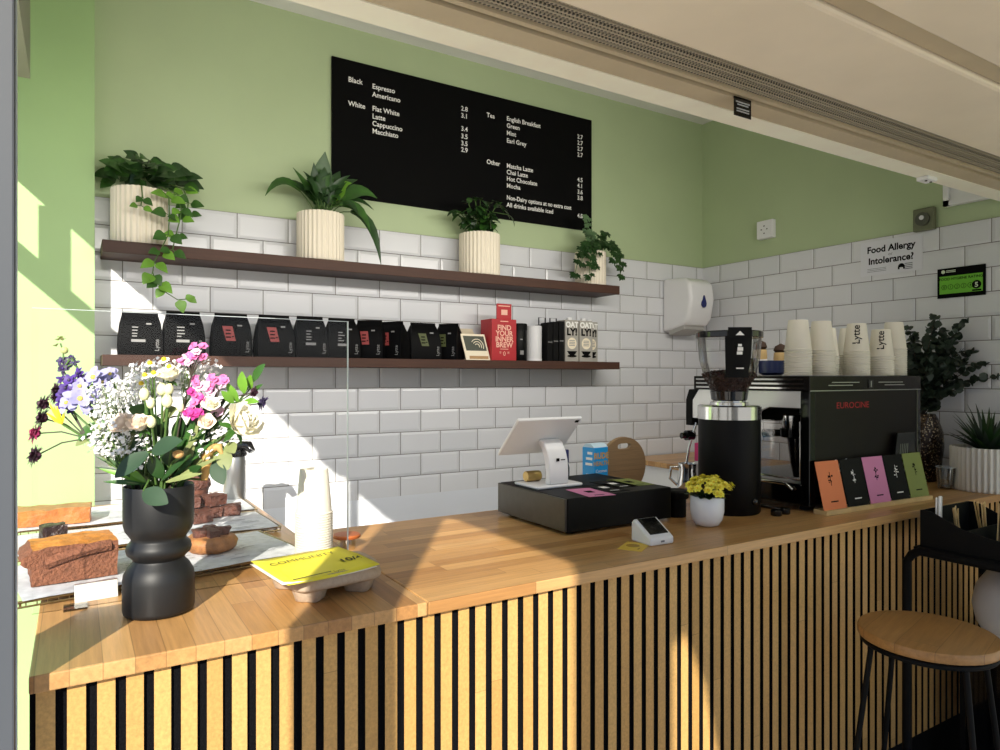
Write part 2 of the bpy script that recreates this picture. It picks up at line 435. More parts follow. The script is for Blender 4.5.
# ------------------------------------------------------------------ menu board
t = thing('menu_board', 'large black menu board with white drink names on the green wall', 'menu board', (.946,YB-.003,2.24))
MB().box(0,1.437,-.012,0,0,.601).build('board', BLACKM, t)
m = MB(); ox = .946; oz = 2.24
def mt(s, x, z, size=.0315, al='LEFT'):
    m.text(s, size, (x-ox, -.0128, z-oz-size*.36), align=al, bold=.014, sx=(.89 if len(s) > 25 else .97))
mt('Black',1.018,2.757); mt('White',1.018,2.652); mt('Tea',1.722,2.741); mt('Other',1.722,2.511)
for s,z in (('Espresso',2.751),('Americano',2.715),('Flat White',2.652),('Latte',2.617),('Cappuccino',2.585),('Macchiato',2.551)): mt(s,1.129,z)
for s,z in (('2.8',2.744),('3.1',2.71),('3.4',2.647),('3.5',2.611),('3.5',2.577),('2.9',2.546)): mt(s,1.579,z)
for s,z in (('English Breakfast',2.746),('Green',2.711),('Mint',2.674),('Earl Grey',2.636),('Matcha Latte',2.51),('Chai Latte',2.478),('Hot Chocolate',2.445),('Mocha',2.41),('Non-Dairy options at no extra cost',2.35),('All drinks available iced',2.314)): mt(s,1.838,z)
for s,z in (('2.7',2.737),('2.7',2.705),('2.7',2.673),('2.7',2.641),('4.5',2.507),('4.1',2.475),('3.6',2.442),('3.8',2.41),('4.8',2.314)): mt(s,2.284,z)
m.build('lettering', WHITET, t)

# ------------------------------------------------------------------ shelves
def shelf(z0,z1,label):
    o = MB().box(.078,2.42,2.74,YB-.009,z0,z1).build('wall_shelf', SHELFW, bevel=.002)
    tag(o, label, 'shelf')
shelf(1.882,1.925,'upper dark walnut wall shelf holding the four potted plants')
shelf(1.490,1.528,'lower dark walnut wall shelf holding the coffee bags and cartons')
ZU = 1.925; ZL = 1.528

# ------------------------------------------------------------------ potted plants
LEAF_D = pmat('leaf_dark','#24421c',.38, noise=.3, nscale=18)
LEAF_M = pmat('leaf_mid','#335a20',.4, noise=.3, nscale=18)
LEAF_L = pmat('leaf_light','#67962f',.42, noise=.25, nscale=18)
LEAF_E = pmat('leaf_eucalyptus','#2c3a2c',.55, noise=.3, nscale=18)
LEAF_G = pmat('leaf_sage','#5c7a52',.5, noise=.2, nscale=18)
STEMG = pmat('stem_green','#4c6a30',.55)
STEMD = pmat('stem_dark','#3a3026',.6)
def ribbed_pot(t, r, h, ribs, mat=POTC, n=None):
    m = MB(); n = ribs*6
    pr = [(r*.96,0),(r*.99,.004),(r,.012),(r,h-.006),(r*.985,h),(r*.93,h),(r*.92,h-.03)]
    m.lathe(pr, n, flute=ribs, amp=.028, cap1=False)
    m.build('pot', mat, t, smooth=60)
    MB().lathe([(r*.93,h-.03),(r*.93,h-.024)],32).build('soil', SOIL, t)
def rv(s=1.0): return V((random.uniform(-s,s),random.uniform(-s,s),random.uniform(-s,s)))
# 1 pothos
t = thing('potted_pothos', 'trailing pothos in a ribbed cream pot, vine hanging over the shelf edge', 'potted plant', (.20,2.845,ZU))
ribbed_pot(t, .092, .205, 30)
m = MB(); st = MB()
for i in range(95):
    a = random.uniform(0,2*PI); r = random.uniform(.0,.11); hgt = random.uniform(.0,.105)*(1-r*4)+.02
    p = V((.025+r*1.35*math.cos(a), -.01+r*.75*math.sin(a), .2+hgt+.01))
    d = V((math.cos(a)+.35, math.sin(a)*.7-.45, random.uniform(-.3,.5)))
    m.cur = random.choice((0,0,1)); m.leaf(p, d, (0,-1,.6), random.uniform(.045,.068), random.uniform(.042,.055), .3, .2, 6, 1)
def vine(pts, every=1, big=.05):
    st.tube(pts, .0022, 6)
    for i,p in enumerate(pts[1:]):
        for k in range(2):
            sgn = -1 if (i+k)%2 else 1
            m.cur = random.choice((1,1,2,2))
            q = V(p) + rv(.006)
            d = V((sgn*.8+random.uniform(-.3,.3), -.45, random.uniform(-.7,.15)))
            m.leaf(q + d*.008, d, (0,-1,.5), random.uniform(.8,1.15)*big, random.uniform(.7,.95)*big, .25, .15, 6, 1)
            st.tube([p, q+d*.01], .0012, 5)
vine([(.06,-.06,.21),(.085,-.115,.17),(.085,-.135,.10),(.08,-.15,.03),(.055,-.15,-.03),(.035,-.15,-.07),(.03,-.15,-.11),(.045,-.15,-.145)])
vine([(.07,-.05,.22),(.115,-.10,.19),(.125,-.12,.13),(.12,-.13,.09),(.105,-.135,.03),(.095,-.14,-.02)], big=.042)
vine([(.09,-.03,.24),(.14,-.06,.22),(.155,-.07,.17),(.15,-.08,.13)], big=.045)
vine([(.0,-.09,.205),(.0,-.125,.16),(-.005,-.13,.125)], big=.035)
st.tube([(.045,-.15,-.145),(.07,-.15,-.175),(.11,-.15,-.20),(.145,-.15,-.195)], .0018, 6)
m.cur = 2
for p,d,L in (((.115,-.15,-.20),(.3,-.2,-1),.05),((.135,-.15,-.195),(.8,-.2,.25),.035),((.145,-.15,-.19),(.8,-.3,-.5),.035),((.06,-.15,-.165),(-.5,-.3,-.8),.04),((.03,-.15,-.12),(-.8,-.2,-.6),.045)):
    m.leaf(p, d, (0,-1,.3), L, L*.8, .15, .15, 6, 1)
m.build('foliage', [LEAF_D, LEAF_M, LEAF_L], t, smooth=80); st.build('vine', STEMG, t, smooth=60)
# 2 peace lily
t = thing('potted_peace_lily', 'peace lily with arching blade leaves in a ribbed cream pot left of the menu', 'potted plant', (.868,2.835,ZU))
ribbed_pot(t, .094, .2, 32)
m = MB(); st = MB()
def blade(a0, tip, w, mi, mid=None):
    """arching leaf: petiole from the pot then a blade to the tip"""
    b = V((random.uniform(-.03,.03), random.uniform(-.03,.02), .19)); tip = V(tip)
    mid = V(mid) if mid else b.lerp(tip,.5) + V((0,0,.05))
    q = [b*(1-u)**2 + mid*2*u*(1-u) + tip*u*u for u in [i/10 for i in range(11)]]
    st.tube(q[:5], .0022, 6)
    vs = []; fs = []; L = len(q)-3
    for k,p in enumerate(q[3:]):
        u = k/(L-1); ww = w*.5*max(.04, math.sin(PI*min(1,u*.95+.05)**.75))
        d = (q[min(k+4,10)]-q[k+2]).normalized(); side = d.cross(V((0,-1,.5))).normalized(); nr = side.cross(d)
        vs += [p - side*ww + nr*ww*.3, p, p + side*ww + nr*ww*.3]
    for k in range(L-1):
        a = k*3; fs += [(a,a+1,a+4,a+3),(a+1,a+2,a+5,a+4)]
    m.cur = mi; m.add(vs, fs)
B = [((-.235,-.05,.235),.04,1,(-.15,-.03,.40)),((-.13,-.06,.36),.035,1,(-.05,0,.30)),((.01,-.03,.455),.085,1,(.0,0,.34)),((.0,-.05,.385),.09,0,(.01,0,.3)),
     ((.11,-.07,.33),.06,2,(.06,-.02,.33)),((.225,-.06,.285),.07,1,(.12,-.02,.36)),((.235,-.08,.0),.05,0,(.2,-.06,.30)),((.18,-.10,.13),.05,1,(.14,-.05,.32)),
     ((.215,-.05,.235),.03,0,(.12,0,.34)),((-.09,-.08,.27),.045,0,(-.05,-.02,.32)),((.06,-.09,.30),.055,0,(.04,-.03,.32)),((-.04,-.04,.40),.05,0,(-.03,0,.3)),
     ((.15,-.03,.36),.05,0,(.07,0,.34)),((-.16,-.02,.31),.03,0,(-.08,0,.34)),((.09,.02,.40),.06,0,(.05,.01,.33)),((.05,-.10,.24),.04,1,(.04,-.06,.30)),((-.02,-.1,.25),.04,0,(0,-.06,.30)),((.13,-.1,.19),.035,0,(.1,-.06,.3))]
for tip,wd,mi,mid in B: blade(0, tip, wd, mi, mid)
for i in range(34):
    a = random.uniform(0,2*PI); r = random.uniform(.04,.14)
    blade(0,(r*math.cos(a), r*.6*math.sin(a)-.02, random.uniform(.24,.37)), random.uniform(.026,.055), random.choice((0,0,1)))
m.build('foliage', [LEAF_D, LEAF_M, LEAF_L], t, smooth=80); st.build('stem', STEMG, t, smooth=60)
# 3 small ficus
t = thing('potted_ficus', 'small dark leafy plant in a ribbed cream pot below the menu board', 'potted plant', (1.63,2.835,ZU))
ribbed_pot(t, .095, .198, 32)
m = MB(); st = MB()
for i in range(17):
    a = random.uniform(0,2*PI); r = random.uniform(.02,.11); h = random.uniform(.24,.345)
    tip = V((r*1.35*math.cos(a)+.0, r*.6*math.sin(a)-.03, h)); b = V((0,0,.17)); mid = b.lerp(tip,.5)+V((0,0,.03))
    q = [b*(1-u)**2 + mid*2*u*(1-u) + tip*u*u for u in [k/6 for k in range(7)]]
    st.tube(q, .002, 6)
    for p in q[2:]:
        for k in range(2):
            d = V((random.uniform(-1,1), random.uniform(-1,.2), random.uniform(-.5,.5)))
            m.cur = random.choice((0,0,0,1)); m.leaf(p, d, (0,-.4,1), random.uniform(.04,.062), random.uniform(.024,.034), .4, .2, 5, 0)
for p,d in (((.10,-.04,.325),(1,-.1,-.35)),((.13,-.05,.30),(1,-.2,-.7)),((.07,-.03,.33),(.8,-.3,.2))): m.leaf(p, d, (0,-.3,1), .065, .035, .4, .2, 5, 0)
st.tube([(0,0,.2),(.05,-.02,.31),(.13,-.05,.30)], .002, 6)
m.build('foliage', [LEAF_D, LEAF_M], t, smooth=80); st.build('stem', STEMG, t, smooth=60)
# 4 lobed trailing plant
t = thing('potted_ivy', 'bushy plant with lobed leaves spilling over a pale ribbed pot, shelf end', 'potted plant', (2.305,2.84,ZU))
ribbed_pot(t, .080, .178, 26)
m = MB(); st = MB()
def lobed(p, d, up, L, mi):
    m.cur = mi; d = V(d).normalized(); up = V(up)
    side = d.cross(up).normalized()
    m.leaf(p, d, up, L, L*.45, .35, .15, 5, 0)
    for s in (-1,1):
        m.leaf(V(p)+d*L*.2, d*.55+side*s*.85, up, L*.62, L*.36, .35, .15, 4, 0)
        m.leaf(V(p)+d*L*.45, d*.8+side*s*.65, up, L*.5, L*.28, .35, .15, 4, 0)
def frond(tip, mid, nl, L, mi=0):
    b = V((0,0,.17)); tip = V(tip); mid = V(mid)
    q = [b*(1-u)**2 + mid*2*u*(1-u) + tip*u*u for u in [k/nl for k in range(nl+1)]]
    st.tube(q, .0018, 6)
    for k,p in enumerate(q[2:]):
        for s in (-1,1):
            lobed(p + rv(.006), V((s*.8+random.uniform(-.4,.4), -.55, random.uniform(-.7,.1))), (0,-1,.6), L*random.uniform(.8,1.15), mi)
frond((-.155,-.07,.05),(-.10,-.08,.30),8,.045); frond((-.09,-.10,.04),(-.06,-.10,.28),8,.045); frond((-.13,-.09,.10),(-.07,-.06,.3),7,.045); frond((-.05,-.10,.09),(-.03,-.1,.3),6,.04)
frond((.14,-.08,.06),(.10,-.08,.32),9,.045); frond((.10,-.10,.09),(.06,-.09,.3),8,.045); frond((.17,-.05,.13),(.10,-.05,.33),8,.045)
frond((-.075,-.05,.36),(-.03,-.02,.26),8,.038,1); frond((.06,-.05,.28),(.03,-.03,.28),6,.04,0); frond((-.05,-.06,.27),(-.03,-.04,.28),6,.04,1)
m.build('foliage', [LEAF_D, LEAF_G], t, smooth=80); st.build('stem', STEMG, t, smooth=60)

# ------------------------------------------------------------------ coffee bags
def bag_mesh(w, d, h, name='pouch'):
    m = MB()
    L = [(0,1,1),(.12,1.02,1.06),(.45,1.0,1.0),(.72,.93,.72),(.9,.84,.25),(.93,.83,.09),(1.0,.83,.05)]
    vs = []; fs = []
    for z,a,b in L:
        x = w*.5*a; y = d*.5*b; g = y*.25 if z < .9 else 0
        vs += [(-x,-y,z*h),(0,-y*1.06,z*h),(x,-y,z*h),(x-.010*b,0,z*h),(x,y,z*h),(0,y*1.06,z*h),(-x,y,z*h),(-x+.010*b,0,z*h)]
    for k in range(len(L)-1):
        for i in range(8):
            j = (i+1)%8; fs.append((k*8+i,k*8+j,(k+1)*8+j,(k+1)*8+i))
    fs.append(tuple(reversed(range(8)))); n = (len(L)-1)*8; fs.append(tuple(range(n,n+8)))
    return m.add(vs, fs)
def coffee_bag(x, w, h, kind, rz, label):
    t = thing('coffee_bag', label, 'coffee bag', (x,2.835,ZL), rz, 'coffee bags on the lower shelf')
    d = .075
    bag_mesh(w, d, h).build('pouch', BAG, t, smooth=50)
    fy = -d*.53-.002
    m = MB()
    m.box(w*.12,w*.24,fy+.006,fy+.0085,h*.70,h*.735)
    if kind == 'white':
        m.box(-w*.22,w*.10,fy-.002,fy,h*.30,h*.36)
        for zz in (.62,.55,.48,.42): m.box(-w*.2,-w*.2+w*random.uniform(.1,.2),fy+.0015,fy+.003,h*zz,h*zz+.004)
    m.text('Lytte', .021, (w*.41,fy-.001,h*.10), (0,0,1), (-1,0,0))
    m.build('lettering', pmat('bag_print','#b9b9b9',.6) if False else BAGP, t)
    if kind != 'white':
        lm = MB()
        q = [(-w*.26,h*.70),(-w*.0,h*.70),(w*.07,h*.36),(-w*.17,h*.36)]
        y1 = fy-.001
        lm.add([(q[0][0],y1+.012,q[0][1]),(q[1][0],y1+.012,q[1][1]),(q[2][0],y1,q[2][1]),(q[3][0],y1,q[3][1])], [(0,3,2,1)])
        lo = lm.build('paper_label', {'red':REDL,'olive':OLIVEL}[kind], t)
        lm2 = MB()
        for zz in (.62,.54,.46): lm2.add([(-w*.18,y1+.0095-(.70-zz)*.035,h*zz),(-w*.05,y1+.0095-(.70-zz)*.035,h*zz),(-w*.05,y1+.008-(.70-zz)*.035,h*zz-.005),(-w*.18,y1+.008-(.70-zz)*.035,h*zz-.005)],[(0,3,2,1)])
        lm2.build('lettering', BLACKM, lo)
BAGP = pmat('bag_print','#8a8a8a',.6)
coffee_bag(.201,.142,.160,'white',0,'black coffee bag with white strip label, leftmost on the lower shelf')
coffee_bag(.345,.140,.168,'white',.06,'black coffee bag with white strip, second from the left shelf end')
coffee_bag(.515,.144,.168,'red',0,'black coffee bag with red label beside the second white-strip bag, third from left')
coffee_bag(.679,.144,.170,'red',.03,'black coffee bag with red label, the right one of the wide-facing red pair')
coffee_bag(.823,.128,.172,'white',0,'black coffee bag with white strip label right after the two wide red-labelled bags')
coffee_bag(.958,.136,.170,'white',0,'black coffee bag with white strip crossing behind the acrylic screen edge')
coffee_bag(1.083,.130,.168,'red',-.62,'black coffee bag with red label turned slightly, just right of the screen edge')
coffee_bag(1.188,.128,.166,'red',-.95,'black coffee bag with red label turned nearly sideways')
coffee_bag(1.336,.146,.166,'olive',0,'black coffee bag with olive label facing forward')
coffee_bag(1.466,.120,.168,'olive',-.95,'black coffee bag with olive label turned sideways beside the postcard')

# postcard, beige pot behind it
t = thing('postcard', 'white framed postcard of a latte leaning on the lower shelf', 'card', (1.585,2.775,ZL), .0)
mx = Matrix.Rotation(-.22,4,'X')
m = MB(); m.x = mx; m.prism([(-.058,0),(.07,0),(.052,.125),(-.076,.125)],'y',0,.004); m.build('card', CREAMP, t)
m = MB(); m.x = mx; m.prism([(-.053,.045),(.056,.045),(.045,.115),(-.064,.115)],'y',-.001,.0); m.cur = 1
for k in range(3):
    a0 = .012+.011*k; m.tube([(.006+a0*math.cos(i*.35-.3), -.0012, .055+a0*1.05*math.sin(i*.35-.3)+.01) for i in range(9)], .0022, 5)
m.build('picture', [pmat('latte_dark','#3f4436',.5), CREAMP], t)
m = MB(); m.x = mx; m.box(-.04,.06,-.001,0,.006,.02); m.build('caption', pmat('tan_print','#b08a5c',.6), t)
t = thing('cream_pouch', 'cream paper pouch standing behind the latte postcard', 'pouch', (1.565,2.86,ZL))
m = MB(); bag_mesh(.10,.06,.150).build('pouch', pmat('cream_kraft','#cbbfa6',.7), t, smooth=50)
# red box with tab
t = thing('gift_box', 'red cardboard box with a tall tab and pale lettering on the lower shelf', 'box', (1.722,2.82,ZL))
MB().box(-.068,.068,-.06,.045,0,.195).build('carton', RED, t, bevel=.002)
m = MB(); m.box(-.036,.046,-.052,-.044,.195,.268); m.build('tab', RED, t, bevel=.002)
m = MB()
for i,s in enumerate(('FIND','YOUR','INNER','BREW')): m.text(s, .034, (0,-.0608,.143-i*.027), align='CENTER', bold=.03)
m.box(-.022,.022,-.0608,-.0604,.182,.186); m.box(-.022,.022,-.0608,-.0604,.052,.055)
m.text('* 0 *', .03, (0,-.0608,.022), align='CENTER')
m.box(-.012,.022,-.0528,-.0522,.215,.24); m.box(-.028,.036,-.0528,-.0522,.255,.26)
m.build('lettering', pmat('pale_pink_print','#f0b9a4',.6), t)
# canisters
t = thing('coffee_canister', 'black lidded canister beside the red box', 'canister', (1.838,2.82,ZL))
MB().lathe([(.041,0),(.043,.003),(.043,.15),(.041,.153)],32).build('body', BLACK, t, smooth=40)
MB().lathe([(.0445,0),(.0445,.028),(.042,.031)],32,(0,0,.15)).build('lid', BLACKMT, t, smooth=40)
m = MB(); m.box(-.016,-.002,-.0445,-.0425,.10,.106); m.box(-.016,.004,-.0445,-.0425,.03,.05); m.build('lettering', BAGP, t)
t = thing('paper_tube', 'plain white cylinder tube between black canister and black boxes', 'tube', (1.93,2.82,ZL))
MB().lathe([(.040,0),(.0405,.17),(.0385,.174)],32).build('tube', pmat('white_card','#d9d9da',.5), t, smooth=40)
MB().lathe([(.041,0),(.041,.012)],32).build('base_ring', WPLAS, t)
for i,(x,h,lb) in enumerate(((1.995,.185,'left of the three dark'),(2.03,.196,'middle of the three dark'),(2.066,.20,'right of the three dark'))):
    t = thing('filter_box', 'black upright box beside the oat drink cartons, %s boxes' % lb, 'box', (x,2.82,ZL), 0, 'black boxes on the lower shelf')
    MB().box(-.0155,.0155,-.05,.06,0,h).build('carton', BLACKMT, t, bevel=.002)
    MB().box(-.013,.013,-.0505,-.05,h*.5,h*.52).build('trim_line', BAGP, t)
t = thing('wire_rack', 'thin black wire stand behind the oat drink cartons', 'rack', (2.06,2.89,ZL))
m = MB()
for x in (-.05,.02): m.tube([(x,0,0),(x,0,.225),(x+.04,0,.225),(x+.04,0,0)], .003, 6)
m.build('wire', BLACK, t, smooth=60)
def oat(x, y, rz, label):
    t = thing('oat_drink_carton', label, 'carton', (x,y,ZL), rz, 'oat drink cartons on the shelf')
    g = pmat('oat_grey','#aaa69d',.5) if 'oat_grey' not in bpy.data.materials else bpy.data.materials['oat_grey']
    MB().box(-.042,.042,-.036,.036,0,.21).build('carton', g, t, bevel=.002)
    MB().lathe([(.014,0),(.014,.012),(.012,.014)],16,(0,-.012,.21)).build('cap', WPLAS, t, smooth=40)
    m = MB(); m.text('OAT', .038, (0,-.0366,.174), align='CENTER', bold=.05)
    m.build('lettering', WHITET, t)
    m = MB(); m.text('LY!', .048, (0,-.0366,.134), align='CENTER', bold=.05); 
    m.prism([(.026*math.cos(a), .048+.016*math.sin(a)) for a in [PI+PI*i/10 for i in range(11)]]+[(.03,.048),(.03,.053),(-.03,.053),(-.03,.048)],'y',-.0368,-.0362)
    m.prism([(.03*math.cos(a), .028+.007*math.sin(a)) for a in [2*PI*i/16 for i in range(16)]],'y',-.0367,-.0362)
    m.build('print', BLACKM, t)
    m = MB(); m.lathe([(.029,0),(.029,.0008)],24); 
    for i in range(len(m.v)): v = m.v[i]; m.v[i] = V((v.x, -.0360-v.z, .092+v.y))
    m.build('badge', CREAMP, t)
    m = MB()
    for i in range(4): m.box(-.018,.018,-.0373,-.0368,.080+i*.008,.083+i*.008)
    m.build('badge_lines', GREYT, t)
oat(2.137,2.815,0,'grey oat drink carton, left one of the pair facing the counter')
oat(2.228,2.815,0,'grey oat drink carton, right one of the pair facing the counter')
oat(2.30,2.86,.15,'grey oat drink carton tucked behind the front pair at the right')

# ------------------------------------------------------------------ right wall items
def wallr(t): return t
# paper towel dispenser on back wall
t = thing('towel_dispenser', 'white plastic paper towel dispenser with blue drop window on the tiled wall', 'dispenser', (3.012,YB-.008,1.69))
m = MB(); m.prism([(0,.02),(0,.325),(-.03,.33),(-.17,.318),(-.21,.29),(-.222,.20),(-.20,.09),(-.17,.055),(-.06,.03)],'x',-.097,.097)
m.build('cover', WPLAS, t, smooth=35, bevel=.02, bseg=4)
m = MB(); m.prism([(-.04,0),(-.16,.03),(-.15,.06),(-.04,.06)],'x',-.085,.085); m.build('tear_bar', pmat('grey_plastic','#a9a7a2',.4), t, bevel=.006)
m = MB(); pts = []
for i in range(24):
    a = 2*PI*i/24; r = 1.0
    x = .018*math.sin(a); z = -.024*math.cos(a)
    if z > 0: x *= (1-z/.05)**1.3; z *= 1.9
    pts.append((x,z))
m.prism(pts,'y',-.226,-.2185); m.x = Matrix.Identity(4)
o = m.build('drop_window', pmat('blue_window','#1a2466',.2), t); o.location = (.005,0,.175)
# socket
t = thing('wall_socket', 'white square wall socket on the green right wall', 'socket', (XR,2.47,2.262))
MB().box(-.03,-.001,-.05,.05,-.05,.05).build('back_box', WPLAS, t, bevel=.003)
MB().box(-.036,-.03,-.048,.048,-.048,.048).build('face_plate', WPLAS, t, bevel=.002)
m = MB()
for y,z in ((-.018,0),(.018,0),(0,.018),(0,-.022)): m.box(-.0368,-.0360,y-.004,y+.004,z-.003,z+.003)
m.build('socket_hole', DSTEEL, t)
# round grey isolator
t = thing('junction_box', 'square grey-green fitting with round centre at the top of the right tiles', 'fitting', (XR-.008,1.636,2.155))
MB().box(-.025,0,-.045,.045,-.05,.05).build('plate', pmat('olive_plate','#6f7358',.5), t, bevel=.004)
m = MB(); m.tube([(-.025,0,0),(-.036,0,0)], .030, 24); m.build('dial', pmat('dial_grey','#4f5146',.4), t, smooth=40)
m = MB(); m.tube([(-.036,0,.006),(-.041,0,.006)], .010, 16); m.build('button', WPLAS, t, smooth=40)
# sign (paper)
t = thing('allergy_sign', 'white paper sign asking about food allergy taped to the right tiles', 'sign', (XR-.010,1.793,2.015))
MB().box(-.001,0,-.144,.144,-.08,.083).build('sheet', pmat('white_sheet','#dfe0e6',.6), t)
m = MB(); xa = (0,-1,0)
m.text('Food Allergy', .043, (-.0016,0,.028), xa, align='CENTER', bold=.03); m.text('Intolerance?', .043, (-.0016,0,-.026), xa, align='CENTER', bold=.03)
m.build('lettering', BLACKM, t)
m = MB(); m.text('or', .022, (-.0016,0,.006), xa, align='CENTER')
for i in range(3): m.box(-.0016,-.0012,.02,.11,-.049-i*.007,-.047-i*.007)
for i in range(4): m.box(-.0016,-.0012,-.10,-.065,-.045-i*.008,-.041-i*.008)
m.build('small_print', GREYT, t)
m = MB(); m.prism([(-.05+.016*math.cos(a), -.057+.018*math.sin(a)) for a in [PI*i/8 for i in range(9)]]+[(-.066,-.066),(-.058,-.066),(-.058,-.058),(-.042,-.058),(-.042,-.066),(-.034,-.066)],'x',-.0016,-.0012); m.build('emblem', BLACKM, t)
# rating sign
t = thing('hygiene_rating_sign', 'black and green food hygiene rating sign on the right tiles', 'sign', (XR-.010,1.49,1.86))
MB().box(-.006,0,-.095,.095,-.065,.065).build('panel', BLACKM, t, bevel=.002)
MB().box(-.0068,-.006,-.085,.085,-.047,.030).build('green_field', pmat('lime_print','#6fbf2a',.5), t)
m = MB(); m.text('FOOD HYGIENE RATING', .0155, (-.0072,0,.012), xa, align='CENTER', bold=.02)
for i,s in enumerate('01234'):
    y = .066-i*.026; m.text(s, .016, (-.0072,y,-.023), xa, align='CENTER')
    m.tube([(-.0072,y+.010*math.cos(a),-.018+.010*math.sin(a)) for a in [2*PI*k/16 for k in range(17)]], .0008, 4)
m.tube([(-.0068,-.062,-.018),(-.0074,-.062,-.018)], .018, 24)
m.box(-.0072,-.0068,-.08,-.045,-.045,-.038)
m.build('lettering', BLACKM, t)
m = MB(); m.text('5', .028, (-.0078,-.062,-.028), xa, align='CENTER', bold=.03); m.tube([(-.0064,.07,.05),(-.0070,.07,.05)], .008, 12)
for i in range(2): m.box(-.0068,-.0062,.02,.058,.046+i*.006,.049+i*.006)
m.build('rating', pmat('sign_white','#d8e8c8',.5), t)

# ------------------------------------------------------------------ acrylic screen
t = thing('acrylic_screen', 'clear acrylic sneeze guard standing in front of the cakes', 'screen', (0,1.58,ZW))
MB().box(-.07,.549,-.003,.003,0,.581).build('panel', GLASS, t)
m = MB(); m.box(-.07,.5485,-.0031,.0031,.5805,.5815); m.box(.5480,.5498,-.0031,.0031,0,.5815)
m.build('polished_edge', EDGE, t)
m = MB()
for x in (.0,): m.box(x-.02,x+.02,-.02,.02,0,.004)
m.build('foot', GLASS2, t)

# ------------------------------------------------------------------ cake display
WIRE = pmat('wire_gold','#8c7a55',.35, metal=.8)
def tray(x0,y0,w,d,z,rz,label,plabel):
    t = thing('cooling_rack', label, 'rack', (x0,y0,ZW), rz, 'wire racks under the cakes')
    m = MB(); h = z-.004
    for yy in (0,d): m.tube([(0,yy,h),(w,yy,h)], .003, 6)
    for xx in (0,w): m.tube([(xx,0,h),(xx,d,h)], .003, 6)
    n = int(w/.018)
    for i in range(1,n): m.tube([(w*i/n,0,h),(w*i/n,d,h)], .0013, 4)
    m.build('wire_grid', WIRE, t)
    m = MB()
    m.tube([(0,0,.004),(w,0,.004)], .0022, 5); m.tube([(0,d,.004),(w,d,.004)], .0022, 5)
    for i in range(0,n+1): m.tube([(w*i/n,0,.004),(w*i/n,0,h)], .0011, 4)
    m.build('rim', WIRE, t)
    for cx,cy in ((.01,.01),(w-.01,.01),(.01,d-.01),(w-.01,d-.01)): MB().tube([(cx,cy,0),(cx,cy,h)], .0025, 6).build('leg', WIRE, t)
    p = MB(); nx=14; ny=6; vs=[]; fs=[]
    for j in range(ny+1):
        for i in range(nx+1):
            vs.append((.012+(w-.02)*i/nx, -.008+(d)*j/ny, z-.0005+.0012*math.sin(i*1.3+j)))
    for j in range(ny):
        for i in range(nx): a=j*(nx+1)+i; fs.append((a,a+1,a+nx+2,a+nx+1))
    p.add(vs,fs)
    p.cur = 1
    for i in range(60):
        x = random.uniform(.03,w-.06); y = random.uniform(.0,d-.03); 
        L = random.uniform(.02,.04); p.add([(x,y,z+.0022),(x+L,y+.004,z+.0022),(x+L,y+.007,z+.0022),(x,y+.003,z+.0022)],[(0,1,2,3)])
    po = p.build('paper_liner', [PAPER, GREYT])
    po.location = (x0,y0,ZW); po.rotation_euler = (0,0,rz); tag(po, plabel, 'paper')
tray(-.10,1.62,.60,.31,.018,.16,'wire rack nearest the acrylic screen under the cut marble cake','printed white greaseproof paper on the nearest rack under the marble cake')
tray(-.15,2.03,.66,.27,.018,.03,'middle wire rack under the brownies','printed white greaseproof paper on the middle rack under the brownies')
tray(-.15,2.36,.66,.32,.018,.0,'rear wire rack under the golden loaf','printed white greaseproof paper on the rear rack under the golden loaf')
CRUST = pmat('cake_crust','#cb8233',.6, noise=.28, nscale=35, bump=.5, bscale=70)
CRUMB = pmat('cake_crumb','#80513a',.85, noise=.22, nscale=90, bump=.8, bscale=160)
CHOC = pmat('brownie_choc','#5a3326',.6, noise=.35, nscale=90, bump=.9, bscale=90)
CHOCD = pmat('brownie_dark','#2c1712',.4, noise=.4, nscale=60, bump=.8, bscale=80)
def blob(nx, ny, nz, sx, sy, sz, fn):
    m = MB()
    def face(n1,n2,mk):
        vs = [mk(i/n1,j/n2) for j in range(n2+1) for i in range(n1+1)]
        m.add([fn(V(p)) for p in vs], [(j*(n1+1)+i, j*(n1+1)+i+1, (j+1)*(n1+1)+i+1, (j+1)*(n1+1)+i) for j in range(n2) for i in range(n1)])
    m.cur=1; face(nx,nz,lambda u,v:((u-.5)*sx,-sy/2,v*sz)); face(nx,nz,lambda u,v:((.5-u)*sx,sy/2,v*sz))
    face(ny,nz,lambda u,v:(sx/2,(u-.5)*sy,v*sz)); face(ny,nz,lambda u,v:(-sx/2,(.5-u)*sy,v*sz))
    m.cur=0; face(nx,ny,lambda u,v:((u-.5)*sx,(v-.5)*sy,sz)); m.cur=1; face(nx,ny,lambda u,v:((.5-u)*sx,(v-.5)*sy,0))
    return m
from mathutils import noise as mn
t = thing('marble_loaf_cake', 'cut marble loaf cake with golden cracked crust behind the vase', 'cake', (-.005,1.775,ZW+.0195), .10)
def f1(p):
    q = p*1.0
    if p.z > .05: q.z += .010*math.cos(p.x*11)*(1-abs(p.y)*5) + .004*mn.noise(p*40)
    q += V((mn.noise(p*30),mn.noise(p*30+V((5,0,0))),0))*.003
    if p.x < -.05 and .035 < p.z < .066: q.x -= .020*math.sin((p.z-.035)/.031*PI)
    return q
blob(20,12,10,.155,.125,.070,f1).build('loaf', [CRUST, CRUMB], t, smooth=50)
m = MB(); m.x = Matrix.Translation((-.015,-.066,.038))
vs=[]; fs=[]
for i in range(13):
    u=i/12; x=-.04+.12*u; z=.006+.022*math.sin(u*1.6); 
    vs += [(x,-.002,z-.010),(x,-.007-.003*math.sin(u*PI),z),(x,.004,z+.012)]
for i in range(12):
    a=i*3; fs += [(a,a+3,a+4,a+1),(a+1,a+4,a+5,a+2)]
